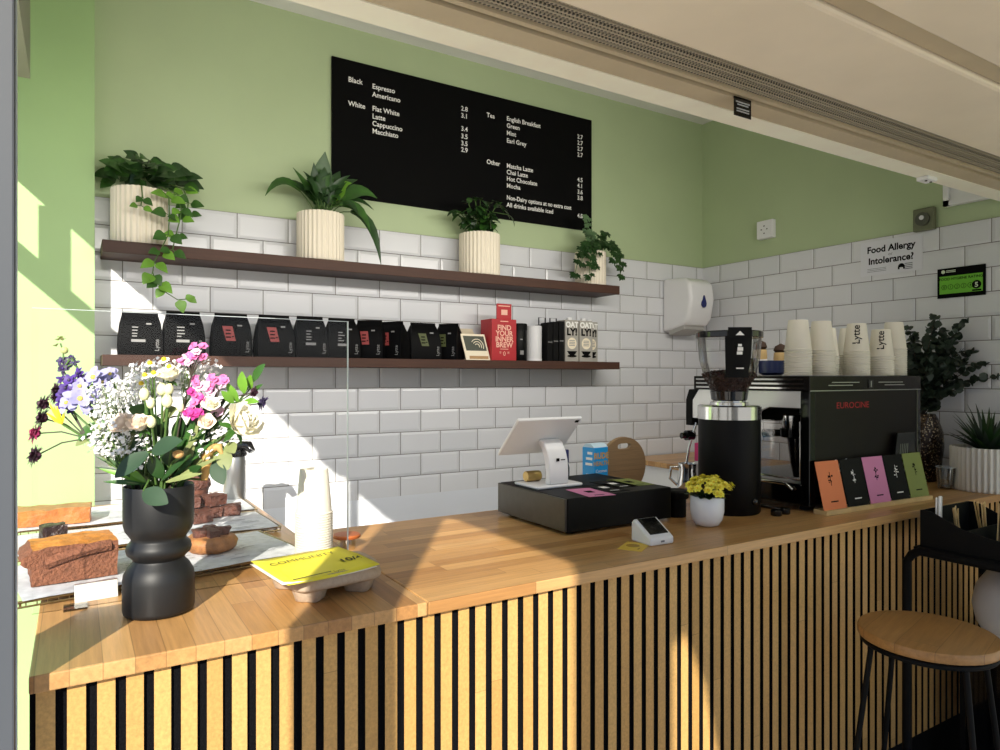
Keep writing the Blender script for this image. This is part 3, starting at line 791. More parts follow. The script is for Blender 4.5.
m.add(vs,fs); m.build('crust_lip', CRUMB, t, smooth=60)
t = thing('golden_loaf', 'golden iced loaf cake at the back by the green wall', 'cake', (-.085,2.44,ZW+.0195), -.05)
def f2(p):
    q = p*1.0; q += V((mn.noise(p*25),mn.noise(p*25+V((5,0,0))),mn.noise(p*25+V((0,7,0))) if p.z>.03 else 0))*.005
    if p.z > .05: q.z += .006*math.cos(p.y*20)
    return q
blob(24,8,6,.25,.10,.046,f2).build('loaf', [pmat('loaf_top','#a87848',.5,noise=.25,nscale=40,bump=.4), pmat('loaf_side','#b0692f',.6,noise=.25,nscale=35,bump=.5)], t, smooth=50)
# brownies
bp0 = blob(8,8,5,.058,.055,.032,lambda p: p+V((mn.noise(p*60),mn.noise(p*60+V((3,0,0))),mn.noise(p*60+V((0,4,0)))))*.004)
bt = None
for (x,y,z,rz,lb) in ((.315,2.215,.0,.3,'front left of the brownie heap'),(.415,2.285,.0,-.2,'lying at the right end of the brownie heap'),(.352,2.275,.0,.1,'middle of the brownie heap, bottom layer'),(.362,2.28,.036,.5,'top right of the brownie heap'),(.285,2.275,.0,.2,'left rear of the brownie heap, bottom layer'),(.295,2.275,.036,-.1,'left of the brownie heap, upper layer')):
    L = 'brown chocolate brownie square, %s' % lb
    if bt is None:
        bt = thing('brownie', L, 'brownie', (x,y,ZW+.0195+z), rz, 'brownies on the middle rack'); bp0.build('slab', [CHOC, CHOC], bt, smooth=45)
    else: dup(bt, (x,y,ZW+.0195+z), rz, L)
t = thing('chocolate_muffin', 'tall chocolate muffin standing above the brownies behind the bouquet', 'muffin', (.325,2.385,ZW+.0195))
MB().lathe([(.028,0),(.036,.05),(.04,.075)],32,flute=16,amp=.03).build('case', pmat('muffin_case','#6b4030',.7,noise=.3,nscale=60), t, smooth=60)
m = MB(); m.lathe([(.041,.074),(.047,.083),(.044,.10),(.03,.112),(.0,.116)],24,cap0=False,cap1=False); 
for i,v in enumerate(m.v): m.v[i] = v + v.normalized()*mn.noise(v*60)*.006
m.build('top', CHOC, t, smooth=60)
t = thing('dark_brownie', 'small dark glazed chocolate cube beside the marble cake', 'brownie', (-.05,2.15,ZW+.0195), .2)
blob(8,8,6,.055,.05,.045,lambda p: p+V((mn.noise(p*50),mn.noise(p*50+V((3,0,0))),mn.noise(p*50+V((0,4,0)))))*.005).build('cube', [CHOCD, CHOCD], t, smooth=60)
t = thing('chocolate_tart', 'round golden tart with chocolate pieces on top, right of the vase', 'tart', (.288,1.84,ZW+.0195))
m = MB(); m.lathe([(.048,0),(.058,.008),(.062,.024),(.056,.034),(.04,.038),(0,.036)],32,cap1=False)
for i,v in enumerate(m.v): m.v[i] = v + V((v.x,v.y,0)).normalized()*mn.noise(v*50)*.006 + V((0,0,mn.noise(v*45)*.004))
m.build('pastry', pmat('tart_brown','#a06a3a',.6,noise=.35,nscale=45,bump=.5), t, smooth=70)
for i in range(4):
    a = i*1.6; m = blob(4,4,3,.034,.026,.02,lambda p: p+V((mn.noise(p*70+V((i,0,0))),mn.noise(p*70+V((3,i,0))),mn.noise(p*70)))*.006)
    o = m.build('chocolate_piece', [CHOC,CHOC], t, smooth=60); o.location = (.024*math.cos(a),.024*math.sin(a),.036); o.rotation_euler = (0,.15,a)
# price clip
t = thing('price_clip', 'blank frosted plastic price card holder clipped to the front rack', 'card holder', (.037,1.612,ZW), .1)
m = MB(); m.prism([(0,0),(.012,0),(.016,.032),(.010,.034)],'x',-.038,.038); m.build('holder', pmat('frosted','#dcdcd6',.3), t, bevel=.001)
MB().box(-.038,.038,.010,.02,.030,.034).build('clip', GLASS2, t)
# thermos jug behind bouquet
t = thing('pump_jug', 'steel jug with black spout behind the bouquet at the rear worktop edge', 'jug', (.485,2.60,ZW))
MB().lathe([(.036,0),(.038,.004),(.038,.15),(.034,.17)],32).build('body', STEEL, t, smooth=40)
MB().lathe([(.041,.168),(.043,.175),(.038,.19),(.02,.197)],28).build('lid', BLACKG, t, smooth=50)
m = MB(); m.tube([(0,0,.19),(.02,-.02,.205),(.04,-.04,.205),(.05,-.052,.185)], [.014,.018,.018,.012], 12); m.build('spout', BLACKG, t, smooth=60)

# ------------------------------------------------------------------ paper cups
def cup_stack_mesh(n, rim=.045, base=.031, hc=.115, pitch=.0105):
    """inverted nested paper cups: rims show as rings"""
    pr = []
    for k in range(n):
        z = k*pitch
        pr += [(rim,z),(rim+.0012,z+.0015),(rim+.001,z+.004),(rim-.0012,z+.0055),(rim-.002,z+pitch-.0006)]
    z = (n-1)*pitch
    pr += [(rim-.003,z+.012),(base+.001,z+hc-.002),(base,z+hc),(base-.003,z+hc),(base-.004,z+hc-.008)]
    return MB().lathe(pr, 36, cap0=False)
def single_cup(rim, base, hc):
    return MB().lathe([(rim-.003,0),(rim,0),(rim+.0012,.0015),(rim+.001,.004),(rim-.0012,.0055),(base+.001,hc-.002),(base,hc),(base-.003,hc),(base-.004,hc-.008)],32,cap0=False)
def cups(x, y, z, n, label, group, text=None, rim=.044, base=.031, hc=.115, pitch=.0105, lean=0, ta=0):
    for k in range(n):
        top = (k == n-1)
        lb = label[0] if top else label[1]
        if k == 0:
            t = thing('paper_cup', lb, 'paper cup', (x,y,z), 0, group)
            proto_mesh = single_cup(rim, base, hc); proto_mesh.build('cup_wall', CUPW, t, smooth=45); first = t
        else:
            t = dup(first, (x+lean*k*pitch,y,z+k*pitch), 0, lb)
        if top and text:
            m = MB()
            sl = (rim-base)/hc
            # text runs up the cup wall on the side facing the camera
            d = V((math.cos(ta),math.sin(ta),0)); cu = V((-math.sin(ta),math.cos(ta),0))
            s2 = MB(); s2.text(text, .034, (0,0,0), (1,0,0), (0,1,0), bold=.01)
            for p in s2.v:
                zz = .028 + p.x; rr = rim + .0012 - sl*zz*.97; an = -(p.y-.012)/rr
                m.v.append(V((rr*math.cos(ta+an), rr*math.sin(ta+an), zz)))
            m.f = s2.f; m.m = s2.m
            m.build('lettering', BLACKM, t)
cups(.481,1.622,ZW,23,('plain white paper cup on top of the stack by the yellow leaflets','plain white paper cup nested inside the stack by the yellow leaflets'),'paper cups stacked on the left worktop', rim=.0425, base=.032, hc=.105, pitch=.0058)
# the row of stacks on the coffee machine
ZM = 1.4555
cam_dir = lambda x,y: math.atan2(-y,-x)
for (x,y,n,txt,nm) in ((2.118,1.485,11,None,'first stack from the left'),(2.235,1.475,11,None,'second stack from the left'),(2.345,1.53,9,'Lytte','third stack, set back'),(2.44,1.47,11,'Lytte','fourth stack from the left'),
                   (2.54,1.56,10,None,'half hidden fifth stack'),(2.585,1.462,9,'Lytte','sixth stack from the left'),(2.715,1.485,13,None,'tallest stack, right end')):
    cups(x,y,ZM,n,('white paper cup topping the %s on the coffee machine' % nm,'white paper cup nested in the %s on the coffee machine' % nm),'paper cups stacked on the coffee machine',txt, rim=.0445, base=.031, hc=.105, pitch=.0085, ta=cam_dir(x,y)-.05)

# tin with copper lid
t = thing('small_tin', 'small steel tin with copper coloured lid behind the cup stack', 'tin', (.605,1.75,ZW))
MB().lathe([(.022,0),(.023,.002),(.023,.03)],28).build('body', CHROME, t, smooth=40)
MB().lathe([(.034,0),(.036,.003),(.036,.006),(.033,.009)],28,(0,0,.03)).build('lid', SOFTORG, t, smooth=40)

# pulp tray + leaflets
t = thing('cup_carrier', 'grey moulded pulp cup carrier under the yellow leaflets', 'cup carrier', (.452,1.452,ZW), .13)
m = MB(); N=40
def sup(a, r, e=.35):
    c,s_ = math.cos(a), math.sin(a); return (r*abs(c)**e*(1 if c>0 else -1), r*abs(s_)**e*(1 if s_>0 else -1))
prof = [(.098,.026),(.104,.030),(.106,.036),(.103,.048),(.098,.052),(.088,.050),(.084,.040)]
vs=[]; fs=[]
for r,z in prof:
    for i in range(N): x,y = sup(2*PI*i/N, r, .55); vs.append((x,y,z + .006*math.cos(4*2*PI*i/N)*(1 if z>.04 else .3)))
for k in range(len(prof)-1):
    for i in range(N): j=(i+1)%N; fs.append((k*N+i,k*N+j,(k+1)*N+j,(k+1)*N+i))
fs.append(tuple(reversed(range(N)))); fs.append(tuple(range((len(prof)-1)*N,len(prof)*N)))
m.add(vs,fs); m.build('tray_rim', CARDB, t, smooth=60)
for sx in (-1,1):
    for sy in (-1,1):
        m = MB(); m.lathe([(.024,0),(.028,.003),(.036,.028),(.038,.034)],16,(sx*.054,sy*.054,0),flute=4,amp=.12); m.build('cup_well', CARDB, t, smooth=60)
def leaflet(z, rz, dx, dy, label, mat, tilt=(0,0), letter=True):
    t = thing('leaflet', label, 'leaflet', (.425+dx,1.425+dy,z), rz, 'leaflets on the cup carrier')
    t.rotation_euler = (tilt[0],tilt[1],rz)
    m = MB(); n=8; vs=[]; fs=[]
    for j in range(n+1):
        for i in range(n+1):
            u=i/n-.5; v=j/n-.5
            vs.append((u*.2,v*.18,.004*u*u*4 - .006*max(0,v)*2*max(0,u)*2))
    for j in range(n):
        for i in range(n): a=j*(n+1)+i; fs.append((a,a+1,a+n+2,a+n+1))
    m.add(vs,fs); o = m.build('sheet', mat, t, smooth=60)
    sm = o.modifiers.new('t','SOLIDIFY'); sm.thickness=.0012
    if letter:
        m = MB(); m.text('COMMUNITY', .024, (-.08,.035,.0035), (1,0,0), (0,1,0), bold=.0)
        m.text('Lytte', .012, (.005,-.075,.003), (1,0,0), (0,1,0)); m.box(-.08,.0,-.07,-.067,.0035,.0037)
        m.text('10/4', .03, (.045,-.03,.0035), (1,0,0), (0,1,0), bold=.02)
        m.build('lettering', pmat('dark_print','#3b3a1c',.7), t)
leaflet(ZW+.055,.12,-.004,.0,'white underside leaflet poking out below the yellow leaflets',pmat('white_leaf','#e7e2d6',.6),letter=False)
leaflet(ZW+.060,.17,.0,.0,'yellow printed leaflet lying on top of the pulp cup carrier',YEL,tilt=(.05,-.02))

# ------------------------------------------------------------------ till
t = thing('cash_drawer', 'black metal cash drawer on the worktop under the tablet stand', 'cash drawer', (1.385,1.7635,ZW))
MB().box(-.199,.207,-.2015,.165,.008,.105).build('case', BLACK, t, bevel=.003)
MB().box(-.207,-.1985,-.198,.165,.010,.104).build('drawer_front', DSTEEL, t, bevel=.002)
m = MB()
for sx in (-.17,.17):
    for sy in (-.17,.13): m.lathe([(.012,0),(.014,.009)],16,(sx,sy,0))
m.build('foot', BLACKMT, t)
for nm,mat,x,y,rz,lb in (('pink',PINK,1.31,1.615,-.15,'pink card lying on the cash drawer'),('black',BLACKMT,1.40,1.655,-.1,'left black card with white print on the cash drawer'),('black2',BLACKMT,1.475,1.70,-.05,'right black card with white print on the cash drawer'),('olive',OLIVE,1.545,1.70,-.1,'olive green card at the right edge of the cash drawer')):
    t = thing('coffee_card', lb, 'card', (x,y,ZW+.1055), rz, 'coffee cards on the cash drawer')
    MB().box(-.045,.045,-.07,.07,0,.0008).build('card', mat, t)
    m = MB(); m.box(-.012,.012,-.01,.02,.0009,.0013); m.box(-.016,.016,-.055,-.05,.0009,.0013)
    m.build('print', WHITET if 'black' in nm else BLACKM, t)
# tablet stand
t = thing('tablet_stand', 'white tablet till on a curved white stand on the cash drawer', 'tablet till', (1.285,1.79,ZW+.105), 0)
MB().box(-.085,.09,-.06,.075,0,.010).build('base', WPLAS, t, bevel=.006, bseg=3)
m = MB(); pth = [(-.035,.012),(-.037,.05),(-.032,.08),(-.015,.10),(.012,.115),(.03,.118)]; pr=[]
for y,z in pth: pr.append((y-.012,z+.006 if z>.02 else z))
for y,z in reversed(pth): pr.append((y+.014,z-.006 if z>.02 else z))
m.prism([(-.055,.010),(-.055,.05),(-.052,.085),(-.042,.112),(-.022,.140),(.0,.149),(.012,.137),(-.004,.122),(-.018,.10),(-.026,.075),(-.029,.05),(-.029,.010)],'x',-.036,.036)
m.build('stem', WPLAS, t, smooth=50, bevel=.004)
tb = MB(); tb.x = Matrix.Translation((-.035,.0,.160)) @ Matrix.Rotation(math.radians(45),4,'X')
# local: x width, z up along the slope (towards the customer at the top)
tb.box(-.122,.122,-.006,.006,-.083,.083); tab = tb.build('tablet', WPLAS, t, bevel=.005, bseg=3)
s = MB(); s.x = tb.x; s.box(-.112,.112,.0061,.0068,-.073,.073); s.build('screen', BLACKG, tab)
s = MB(); s.x = tb.x; s.box(.098,.112,-.0068,-.006,.064,.074); s.build('camera_bump', BLACKG, tab)
m = MB(); m.box(-.012,.0,-.0556,-.0548,.082,.092); m.box(.005,.022,-.0556,-.0548,.085,.088); m.build('emblem', BLACKM, t)
m = MB(); m.lathe([(.016,0),(.017,.003),(.017,.05),(.016,.053)],20); 
for i,v in enumerate(m.v): m.v[i] = V((v.z-.06,.045+v.x,.027+v.y))
m.build('receipt_knob', pmat('brass','#b79b62',.3,metal=.9), t, smooth=40)
# card terminal
t = thing('card_terminal', 'small white card reader with black screen near the worktop edge', 'card reader', (1.340,1.385,ZW), -.05)
m = MB(); m.prism([(-.041,0),(.041,0),(.041,.052),(.030,.062),(-.041,.020)],'x',-.041,.041); m.build('body', WPLAS, t, bevel=.006, bseg=3)
m = MB(); sl = math.atan2(.042,.071); m.x = Matrix.Translation((0,-.0055,.0416)) @ Matrix.Rotation(sl,4,'X'); m.box(-.031,.031,-.026,.036,-.001,.0012); m.build('screen', BLACKG, t)
m = MB(); m.box(-.006,.006,-.0418,-.041,.008,.013); m.build('status_light', GREYT, t)
t = thing('loyalty_card', 'yellow printed card lying beside the white card reader', 'card', (1.262,1.372,ZW), .55)
MB().box(-.045,.045,-.032,.032,0,.0012).build('card', pmat('yellow_card','#e0bd4a',.6), t, bevel=.0004)
m = MB(); m.lathe([(.018,.0012),(.018,.0016)],16,(.005,.005,0)); m.box(-.03,-.012,-.02,-.016,.0012,.0016); m.build('print', pmat('amber_print','#a8822a',.6), t)
# carton, board, jug, canister
t = thing('blue_carton', 'bright blue milk carton with orange lettering behind the cash drawer', 'carton', (1.618,1.966,ZW), .12)
MB().box(-.036,.036,-.03,.03,0,.195).build('carton', pmat('azure_card','#1e9be0',.45), t, bevel=.002)
m = MB(); m.prism([(-.03,.195),(.03,.195),(.012,.208),(-.012,.208)],'x',-.036,.036); m.build('folded_top', pmat('carton_top','#bfd8e6',.5), t)
m = MB(); m.text('RUDE',.030,(0,-.0308,.155),align='CENTER',bold=.04); m.text('HEALTH',.022,(0,-.0308,.130),align='CENTER',bold=.03); m.build('lettering', pmat('amber_letters','#c9a35a',.6), t)
m = MB(); m.text('Coconut',.016,(0,-.0308,.105),align='CENTER'); m.x = Matrix.Identity(4)
for z in (.06,.09,.13,.15,.17): m.box(-.0368,-.036,-.02,random.uniform(-.005,.018),z,z+.009)
m.build('white_print', WHITET, t)
t = thing('round_board', 'round pale wooden serving board with a handle slot standing upright behind the till', 'serving board', (1.76,1.985,ZW))
m = MB(); N=48; R=.112; mx = Matrix.Rotation(.05,4,'X')
m.x = mx
out = [(R*math.sin(2*PI*i/N), R-R*math.cos(2*PI*i/N)) for i in range(N)]
slot = []
for i in range(N):
    a = 2*PI*i/N - PI/2; c=math.cos(a); s_=math.sin(a)
    slot.append((.032*abs(c)**.5*(1 if c>0 else -1), .19+.011*abs(s_)**.8*(1 if s_>0 else -1)))
out2 = [(R*math.cos(2*PI*i/N-PI/2), R+R*math.sin(2*PI*i/N-PI/2)) for i in range(N)]
vs = [(x,-.008,z) for x,z in out2]+[(x,-.008,z) for x,z in slot]+[(x,.008,z) for x,z in out2]+[(x,.008,z) for x,z in slot]
fs=[]
for i in range(N):
    j=(i+1)%N
    fs += [(i,j,N+j,N+i),(2*N+j,2*N+i,3*N+i,3*N+j),(j,i,2*N+i,2*N+j),(N+i,N+j,3*N+j,3*N+i)]
m.add(vs,fs); m.build('board', BOARDW, t, smooth=50)
t = thing('milk_jug', 'polished steel milk jug with handle beside the grinder', 'jug', (2.06,1.93,ZW), -.6)
MB().lathe([(.042,0),(.044,.004),(.042,.05),(.036,.085),(.039,.11),(.037,.11),(.034,.085)],32,cap1=False).build('body', CHROME, t, smooth=50)
m = MB(); m.tube([(-.038,0,.095),(-.068,0,.095),(-.072,0,.05),(-.044,0,.025)], .006, 8); m.build('handle', CHROME, t, smooth=60)
m = MB(); m.prism([(.03,-.014),(.03,.014),(.05,0)],'z',.1,.11); m.build('spout', CHROME, t)
t = thing('syrup_carton', 'slim pink and white carton peeking out left of the grinder', 'carton', (2.10,1.90,ZW), .3)
MB().box(-.018,.018,-.02,.02,0,.12).build('lower_carton', pmat('carton_white','#d9d4d2',.5), t)
MB().box(-.018,.018,-.02,.02,.12,.19).build('pink_top', pmat('hot_pink','#d63a78',.5), t, bevel=.001)
MB().box(-.01,.012,-.0206,-.02,.05,.075).build('label', BLACKM, t)
t = thing('black_canister', 'small black ribbed canister between cash drawer and yellow flowers', 'canister', (1.655,1.60,ZW))
MB().lathe([(.028,0),(.029,.003),(.029,.06)],28,flute=14,amp=.02).build('body', BLACKMT, t, smooth=40)
MB().lathe([(.036,.06),(.038,.064),(.038,.082),(.034,.086)],28).build('lid', BLACKMT, t, smooth=40)
t = thing('cap_bottle', 'slim clear bottle with dark blue cap behind the tablet stand', 'bottle', (1.478,1.962,ZW))
MB().lathe([(.014,0),(.016,.003),(.016,.13),(.010,.15)],24).build('bottle', glass_mat('bottle_clear',(.85,.88,.92,1),.3), t, smooth=50)
MB().lathe([(.013,.148),(.0135,.15),(.0135,.19),(.012,.193)],24).build('cap', pmat('cap_blue','#20265c',.35), t, smooth=40)
# kalanchoe
t = thing('yellow_kalanchoe', 'small white pot of yellow kalanchoe flowers at the worktop edge', 'potted plant', (1.63,1.452,ZW))
MB().lathe([(.022,0),(.034,.004),(.045,.02),(.050,.045),(.050,.088),(.047,.091),(.045,.086),(.044,.07)],36).build('pot', POTW, t, smooth=50)
m = MB()
for i in range(34):
    a = random.uniform(0,2*PI); d = V((math.cos(a),math.sin(a),random.uniform(.15,.8)))
    m.leaf((.025*math.cos(a),.025*math.sin(a),.088), d, (0,0,1), random.uniform(.03,.05), .024, .25, .15, 5, 0)
for i in range(24):
    a = random.uniform(0,2*PI); r=random.uniform(.0,.05); m.tube([(0,0,.07),(r*math.cos(a),r*math.sin(a),.12)], .0015, 5)
m.build('foliage', LEAF_D, t, smooth=80)
m = MB(); YF1 = pmat('kalanchoe_yellow','#ffea55',.5,noise=.15,nscale=40); YF2 = pmat('kalanchoe_deep','#e6c322',.5)
for i in range(58):
    a = random.uniform(0,2*PI); r = .068*math.sqrt(random.random()); z = .108+.034*math.cos(r/.068*1.3)+random.uniform(-.012,.01)
    p = V((r*math.cos(a)*1.12,r*math.sin(a),z)); ax = V((p.x*9,p.y*9,.55))
    m.cur = 0
    for ring in range(2): m.flower(p, ax, 7-ring, .0145-.003*ring, .012, .25+.6*ring, .2, 3, .1, 3)
    m.cur = 1; m.ball(p+ax.normalized()*.003, .0032, 6, 4)
m.build('blossom', [YF1, YF2], t, smooth=80)

# ------------------------------------------------------------------ grinder
t = thing('coffee_grinder', 'tall black cylinder coffee grinder with clear bean hopper', 'coffee grinder', (1.875,1.575,ZW))
R = .1005
m = MB(); m.lathe([(R*.96,0),(R,.006),(R,.31)],64); m.build('body', BLACK, t, smooth=40)
m = MB(); m.lathe([(R+.002,0),(R+.002,.042),(R-.004,.046),(.06,.046)],64,(0,0,.31)); m.build('collar', CHROME, t, smooth=40)
m = MB(); m.lathe([(.062,.356),(.062,.366),(.052,.368),(.052,.374)],40); m.build('neck_ring', CHROME, t, smooth=40)
m = MB(); m.lathe([(.052,.370),(.058,.374),(.062,.402),(.056,.402)],40,cap1=False); m.build('hopper_base', BLACKG, t, smooth=40)
hp = [(.060,.400),(.066,.42),(.085,.46),(.098,.51),(.102,.56),(.104,.592)]
m = MB(); m.lathe(hp,48,cap0=False,cap1=False); hop = m.build('hopper', glass_mat('hopper_clear',(.97,.97,.97,1),.10), t, smooth=50)
m = MB(); m.lathe([(.107,.580),(.109,.582),(.109,.598),(.105,.602),(.0,.602)],48,cap1=False); m.build('lid', BLACKG, t, smooth=40)
BEAN = pmat('coffee_beans','#3a2015',.4, noise=.5, nscale=120, bump=1, bscale=120)
m = MB()
m.lathe([(.055,.401),(.062,.42),(.076,.452),(.04,.468),(.0,.474)],32,cap1=False)
for i in range(520):
    a = random.uniform(0,2*PI); u = random.random(); z = .405+.055*u; r = (.057+.030*u**1.2)
    if i%3==0: r *= math.sqrt(random.random()); z = .462+.01*(1-r/.08)
    p = V((r*math.cos(a),r*math.sin(a),z+random.uniform(-.002,.004)))
    m.x = Matrix.Translation(p) @ Matrix.Rotation(random.uniform(0,6),4,V((random.random(),random.random(),random.random()+.1)).normalized())
    m.ball((0,0,0),(.0058,.0042,.003),6,4)
m.x = Matrix.Identity(4)
o = m.build('beans', BEAN, hop, smooth=60)
ang = cam_dir(1.875,1.575)+.30
m = MB(); d = V((math.cos(ang),math.sin(ang),0)); sd = V((-math.sin(ang),math.cos(ang),0))
def strip(m, w0, off, z0, z1, zs=6, half=.042):
    vs=[]; fs=[]
    import bisect
    for k in range(zs+1):
        z = z0+(z1-z0)*k/zs
        for (ra,za),(rb,zb) in zip(hp,hp[1:]):
            if za <= z <= zb+1e-6: rr = ra+(rb-ra)*(z-za)/(zb-za); break
        else: rr = .105
        rr = max(rr,.088)+off
        for i in range(7):
            a = ang+(i/6-.5)*2*half/.1
            vs.append((rr*math.cos(a),rr*math.sin(a),z))
    for k in range(zs):
        for i in range(6): a=k*7+i; fs.append((a,a+1,a+8,a+7))
    m.add(vs,fs)
strip(m,0,.004,.448,.592); m.add([tuple(d*(.1105)+sd*.038+V((0,0,.575))),tuple(d*.1105-sd*.038+V((0,0,.575))),tuple(d*.1115-sd*.038+V((0,0,.610))),tuple(d*.1115+sd*.038+V((0,0,.610)))],[(0,1,2,3)])
lab = m.build('front_label', BLACKMT, t, smooth=60)
m = MB(); cr = d.cross(V((0,0,1)));
cr = V((math.cos(ang+PI/2),math.sin(ang+PI/2),0))
def onl(u,z,off=.1135): return tuple(d*off+cr*u+V((0,0,z)))
m.add([onl(-.014,.584),onl(.014,.584),onl(0,.598)],[(0,1,2)])
for (u0,u1,z0,z1) in ((-.010,.008,.522,.532),(-.008,.010,.534,.546),(-.006,.006,.548,.556),(-.012,.012,.476,.480)):
    m.add([onl(u0,z0,.1115),onl(u1,z0,.1115),onl(u1,z1,.1125),onl(u0,z1,.1125)],[(0,1,2,3)])
m.build('lettering', WHITET, lab)
ang2 = cam_dir(1.875,1.575)+.9
m = MB(); m.ball((R*math.cos(ang2),R*math.sin(ang2),.045),.012,10,8); m.build('adjust_knob', BLACKG, t, smooth=60)
t = thing('power_adapter', 'small black plug with cable end lying at the foot of the grinder', 'plug', (1.96,1.44,ZW), .1)
for x in (-.022,.026):
    MB().lathe([(.016,0),(.018,.003),(.018,.016),(.015,.019)],20,(x,0,0)).build('knob', BLACKG, t, smooth=40)
MB().tube([(-.022,0,.008),(.026,0,.008),(.06,.03,.006),(.07,.12,.006)], .006, 8).build('cable', BLACKG, t, smooth=60)

# ------------------------------------------------------------------ espresso machine
t = thing('espresso_machine', 'black two-group espresso machine with dark wood back panel and steel sides', 'espresso machine', (2.068,1.41,ZW))
DW = stave_mat('black_ash', 'X', 'Z', '#14100d', '#1a1410', '#0e0b09', .5, 3.0, .38, 22)
t.scale = (1,.79,1)
DW.node_tree.nodes['Principled BSDF'].inputs['Specular IOR Level'].default_value = .2
W_, D_ = .685, .63
MB().box(.03,W_-.03,.02,.20,.018,.08).build('base_pan', BLACKG, t, bevel=.004)
for sx in (.05,W_-.05):
    for sy in (.06,D_-.08): MB().lathe([(.022,0),(.018,.02)],16,(sx,sy,0)).build('foot', BLACKMT, t)
m = MB(); m.box(.03,W_,0,.022,.05,.402); m.build('back_panel', DW, t, bevel=.003)
m = MB(); m.text('EUROCINE', .030, (.25,-.001,.342), align='CENTER', bold=.0, sx=1.35); m.build('lettering', pmat('red_letters','#b01620',.4), t)
m = MB(); m.box(0,.032,-.004,.04,.018,.402); m.build('corner_post', BLACKG, t, bevel=.003)
m = MB(); m.box(W_-.02,W_+.005,-.004,.04,.018,.402); m.build('corner_post', BLACKG, t, bevel=.003)
# top housing with rails
m = MB(); m.box(-.002,W_+.004,-.006,D_,.402,.454); m.build('top_housing', pmat('smoked_steel','#211d1b',.25,metal=.6), t, bevel=.003)
m = MB()
for k in range(3): 
    z = .409+k*.015; m.box(-.006,-.002,.02,D_-.02,z,z+.006)
m.build('side_rail', CHROME, t)
m = MB()
for (x0,x1,z) in ((.12,.28,.430),(.10,.24,.420),(.40,.56,.430),(.44,.57,.420)): m.box(x0,x1,-.0075,-.006,z,z+.003)
m.box(0,W_,-.008,-.006,.402,.405); m.build('vent_trim', STEEL, t)
m = MB(); m.box(.335,.365,-.0085,-.006,.410,.44); m.build('badge', BLACKG, t)
m = MB(); m.box(.348,.354,-.0095,-.0085,.414,.436); m.build('badge_mark', STEEL, t)
# upper side panels (polished)
m = MB(); m.prism([(.04,.402),(.60,.402),(.64,.36),(.64,.29),(.33,.285),(.27,.30),(.24,.33),(.20,.345),(.04,.345)],'x',0,.012); m.build('side_panel', pmat('bright_steel','#f6f6f4',.3,metal=.25), t, bevel=.002)
m = MB(); m.prism([(.04,.402),(.60,.402),(.64,.36),(.64,.29),(.04,.29)],'x',W_-.012,W_); m.build('side_panel', STEEL, t)
m = MB(); m.prism([(.60,.402),(.66,.402),(.68,.36),(.68,.26),(.64,.26),(.64,.36)],'x',-.004,W_); m.build('front_fascia', BLACKMT, t, bevel=.003)
m = MB(); m.box(.012,W_-.012,.05,.60,.34,.402); m.build('boiler_cover', BLACKMT, t)
MB().box(-.0015,0,.55,.56,.32,.33).build('screw', DSTEEL, t)
# steam knob
m = MB(); m.tube([(.02,.66,.22),(-.02,.66,.22)], .02, 16); m.tube([(-.02,.66,.22),(-.045,.66,.22)], .012, 12); m.build('steam_knob', BLACKG, t, smooth=40)
m = MB(); m.tube([(.02,.64,.27),(.0,.66,.18),(-.01,.68,.06)], .006, 8); m.build('steam_wand', CHROME, t, smooth=60)
# group + portafilter near the left side
for gx in (.09,.40):
    m = MB(); m.lathe([(.044,.268),(.046,.272),(.046,.315),(.040,.318)],32,(gx,.15,0)); g = m.build('group_head', CHROME, t, smooth=40)
    m = MB(); m.lathe([(.036,.235),(.054,.240),(.055,.268),(.046,.270)],32,(gx,.15,0)); m.build('portafilter_ring', BLACKG, g, smooth=40)
    m = MB(); m.tube([(gx,.20,.25),(gx-.01,.30,.245)], [.012,.015], 12); m.build('portafilter_handle', BLACKG, g, smooth=40)
    m = MB(); m.lathe([(.018,.10),(.03,.15),(.042,.235)],24,(gx,.13,0)); m.build('spout_cone', BLACKG, g, smooth=40)
m = MB(); m.box(.004,.010,.045,.36,.10,.30); m.build('splash_guard', glass_mat('smoky_glass',(.8,.8,.8,1),.3), t)
m = MB(); m.tube([(.006,.045,.30),(.006,.045,.105),(.006,.30,.105),(.006,.36,.13)], .004, 8); m.build('guard_frame', CHROME, t, smooth=60)
m = MB(); m.box(0,W_-.02,.03,.50,.018,.088); tr_ = m.build('drip_tray', BLACKG, t, bevel=.006)
m = MB(); m.box(.01,W_-.03,.05,.49,.0885,.092); m.build('drip_grille', STEEL, tr_)
m = MB(); m.tube([(-.006,.07,.07),(-.012,.10,.088),(-.012,.34,.088),(-.006,.38,.07)], .006, 8); m.build('tray_handle', CHROME, tr_, smooth=60)
# things on machine behind grinder
t = thing('coffee_cup', 'dark brown cup on the coffee machine behind the grinder', 'cup', (2.175,1.75,ZM))
MB().lathe([(.03,0),(.042,.01),(.045,.065),(.042,.065),(.04,.015)],28,cap1=False).build('cup', pmat('dark_brown_glaze','#2a1512',.25), t, smooth=50)
MB().tube([(-.04,0,.055),(-.062,0,.05),(-.062,0,.022),(-.04,0,.014)], .005, 8).build('handle', pmat('dark_brown_glaze2','#2a1512',.25), t, smooth=60)
t = thing('coffee_cup', 'dark blue cup on the coffee machine behind the grinder', 'cup', (2.205,1.655,ZM))
MB().lathe([(.032,0),(.046,.01),(.048,.055),(.045,.055),(.043,.015)],28,cap1=False).build('cup', pmat('navy_glaze','#2b3560',.3), t, smooth=50)
MB().tube([(.045,0,.045),(.066,0,.042),(.066,0,.018),(.043,0,.012)], .005, 8).build('handle', pmat('navy_glaze2','#2b3560',.3), t, smooth=60)
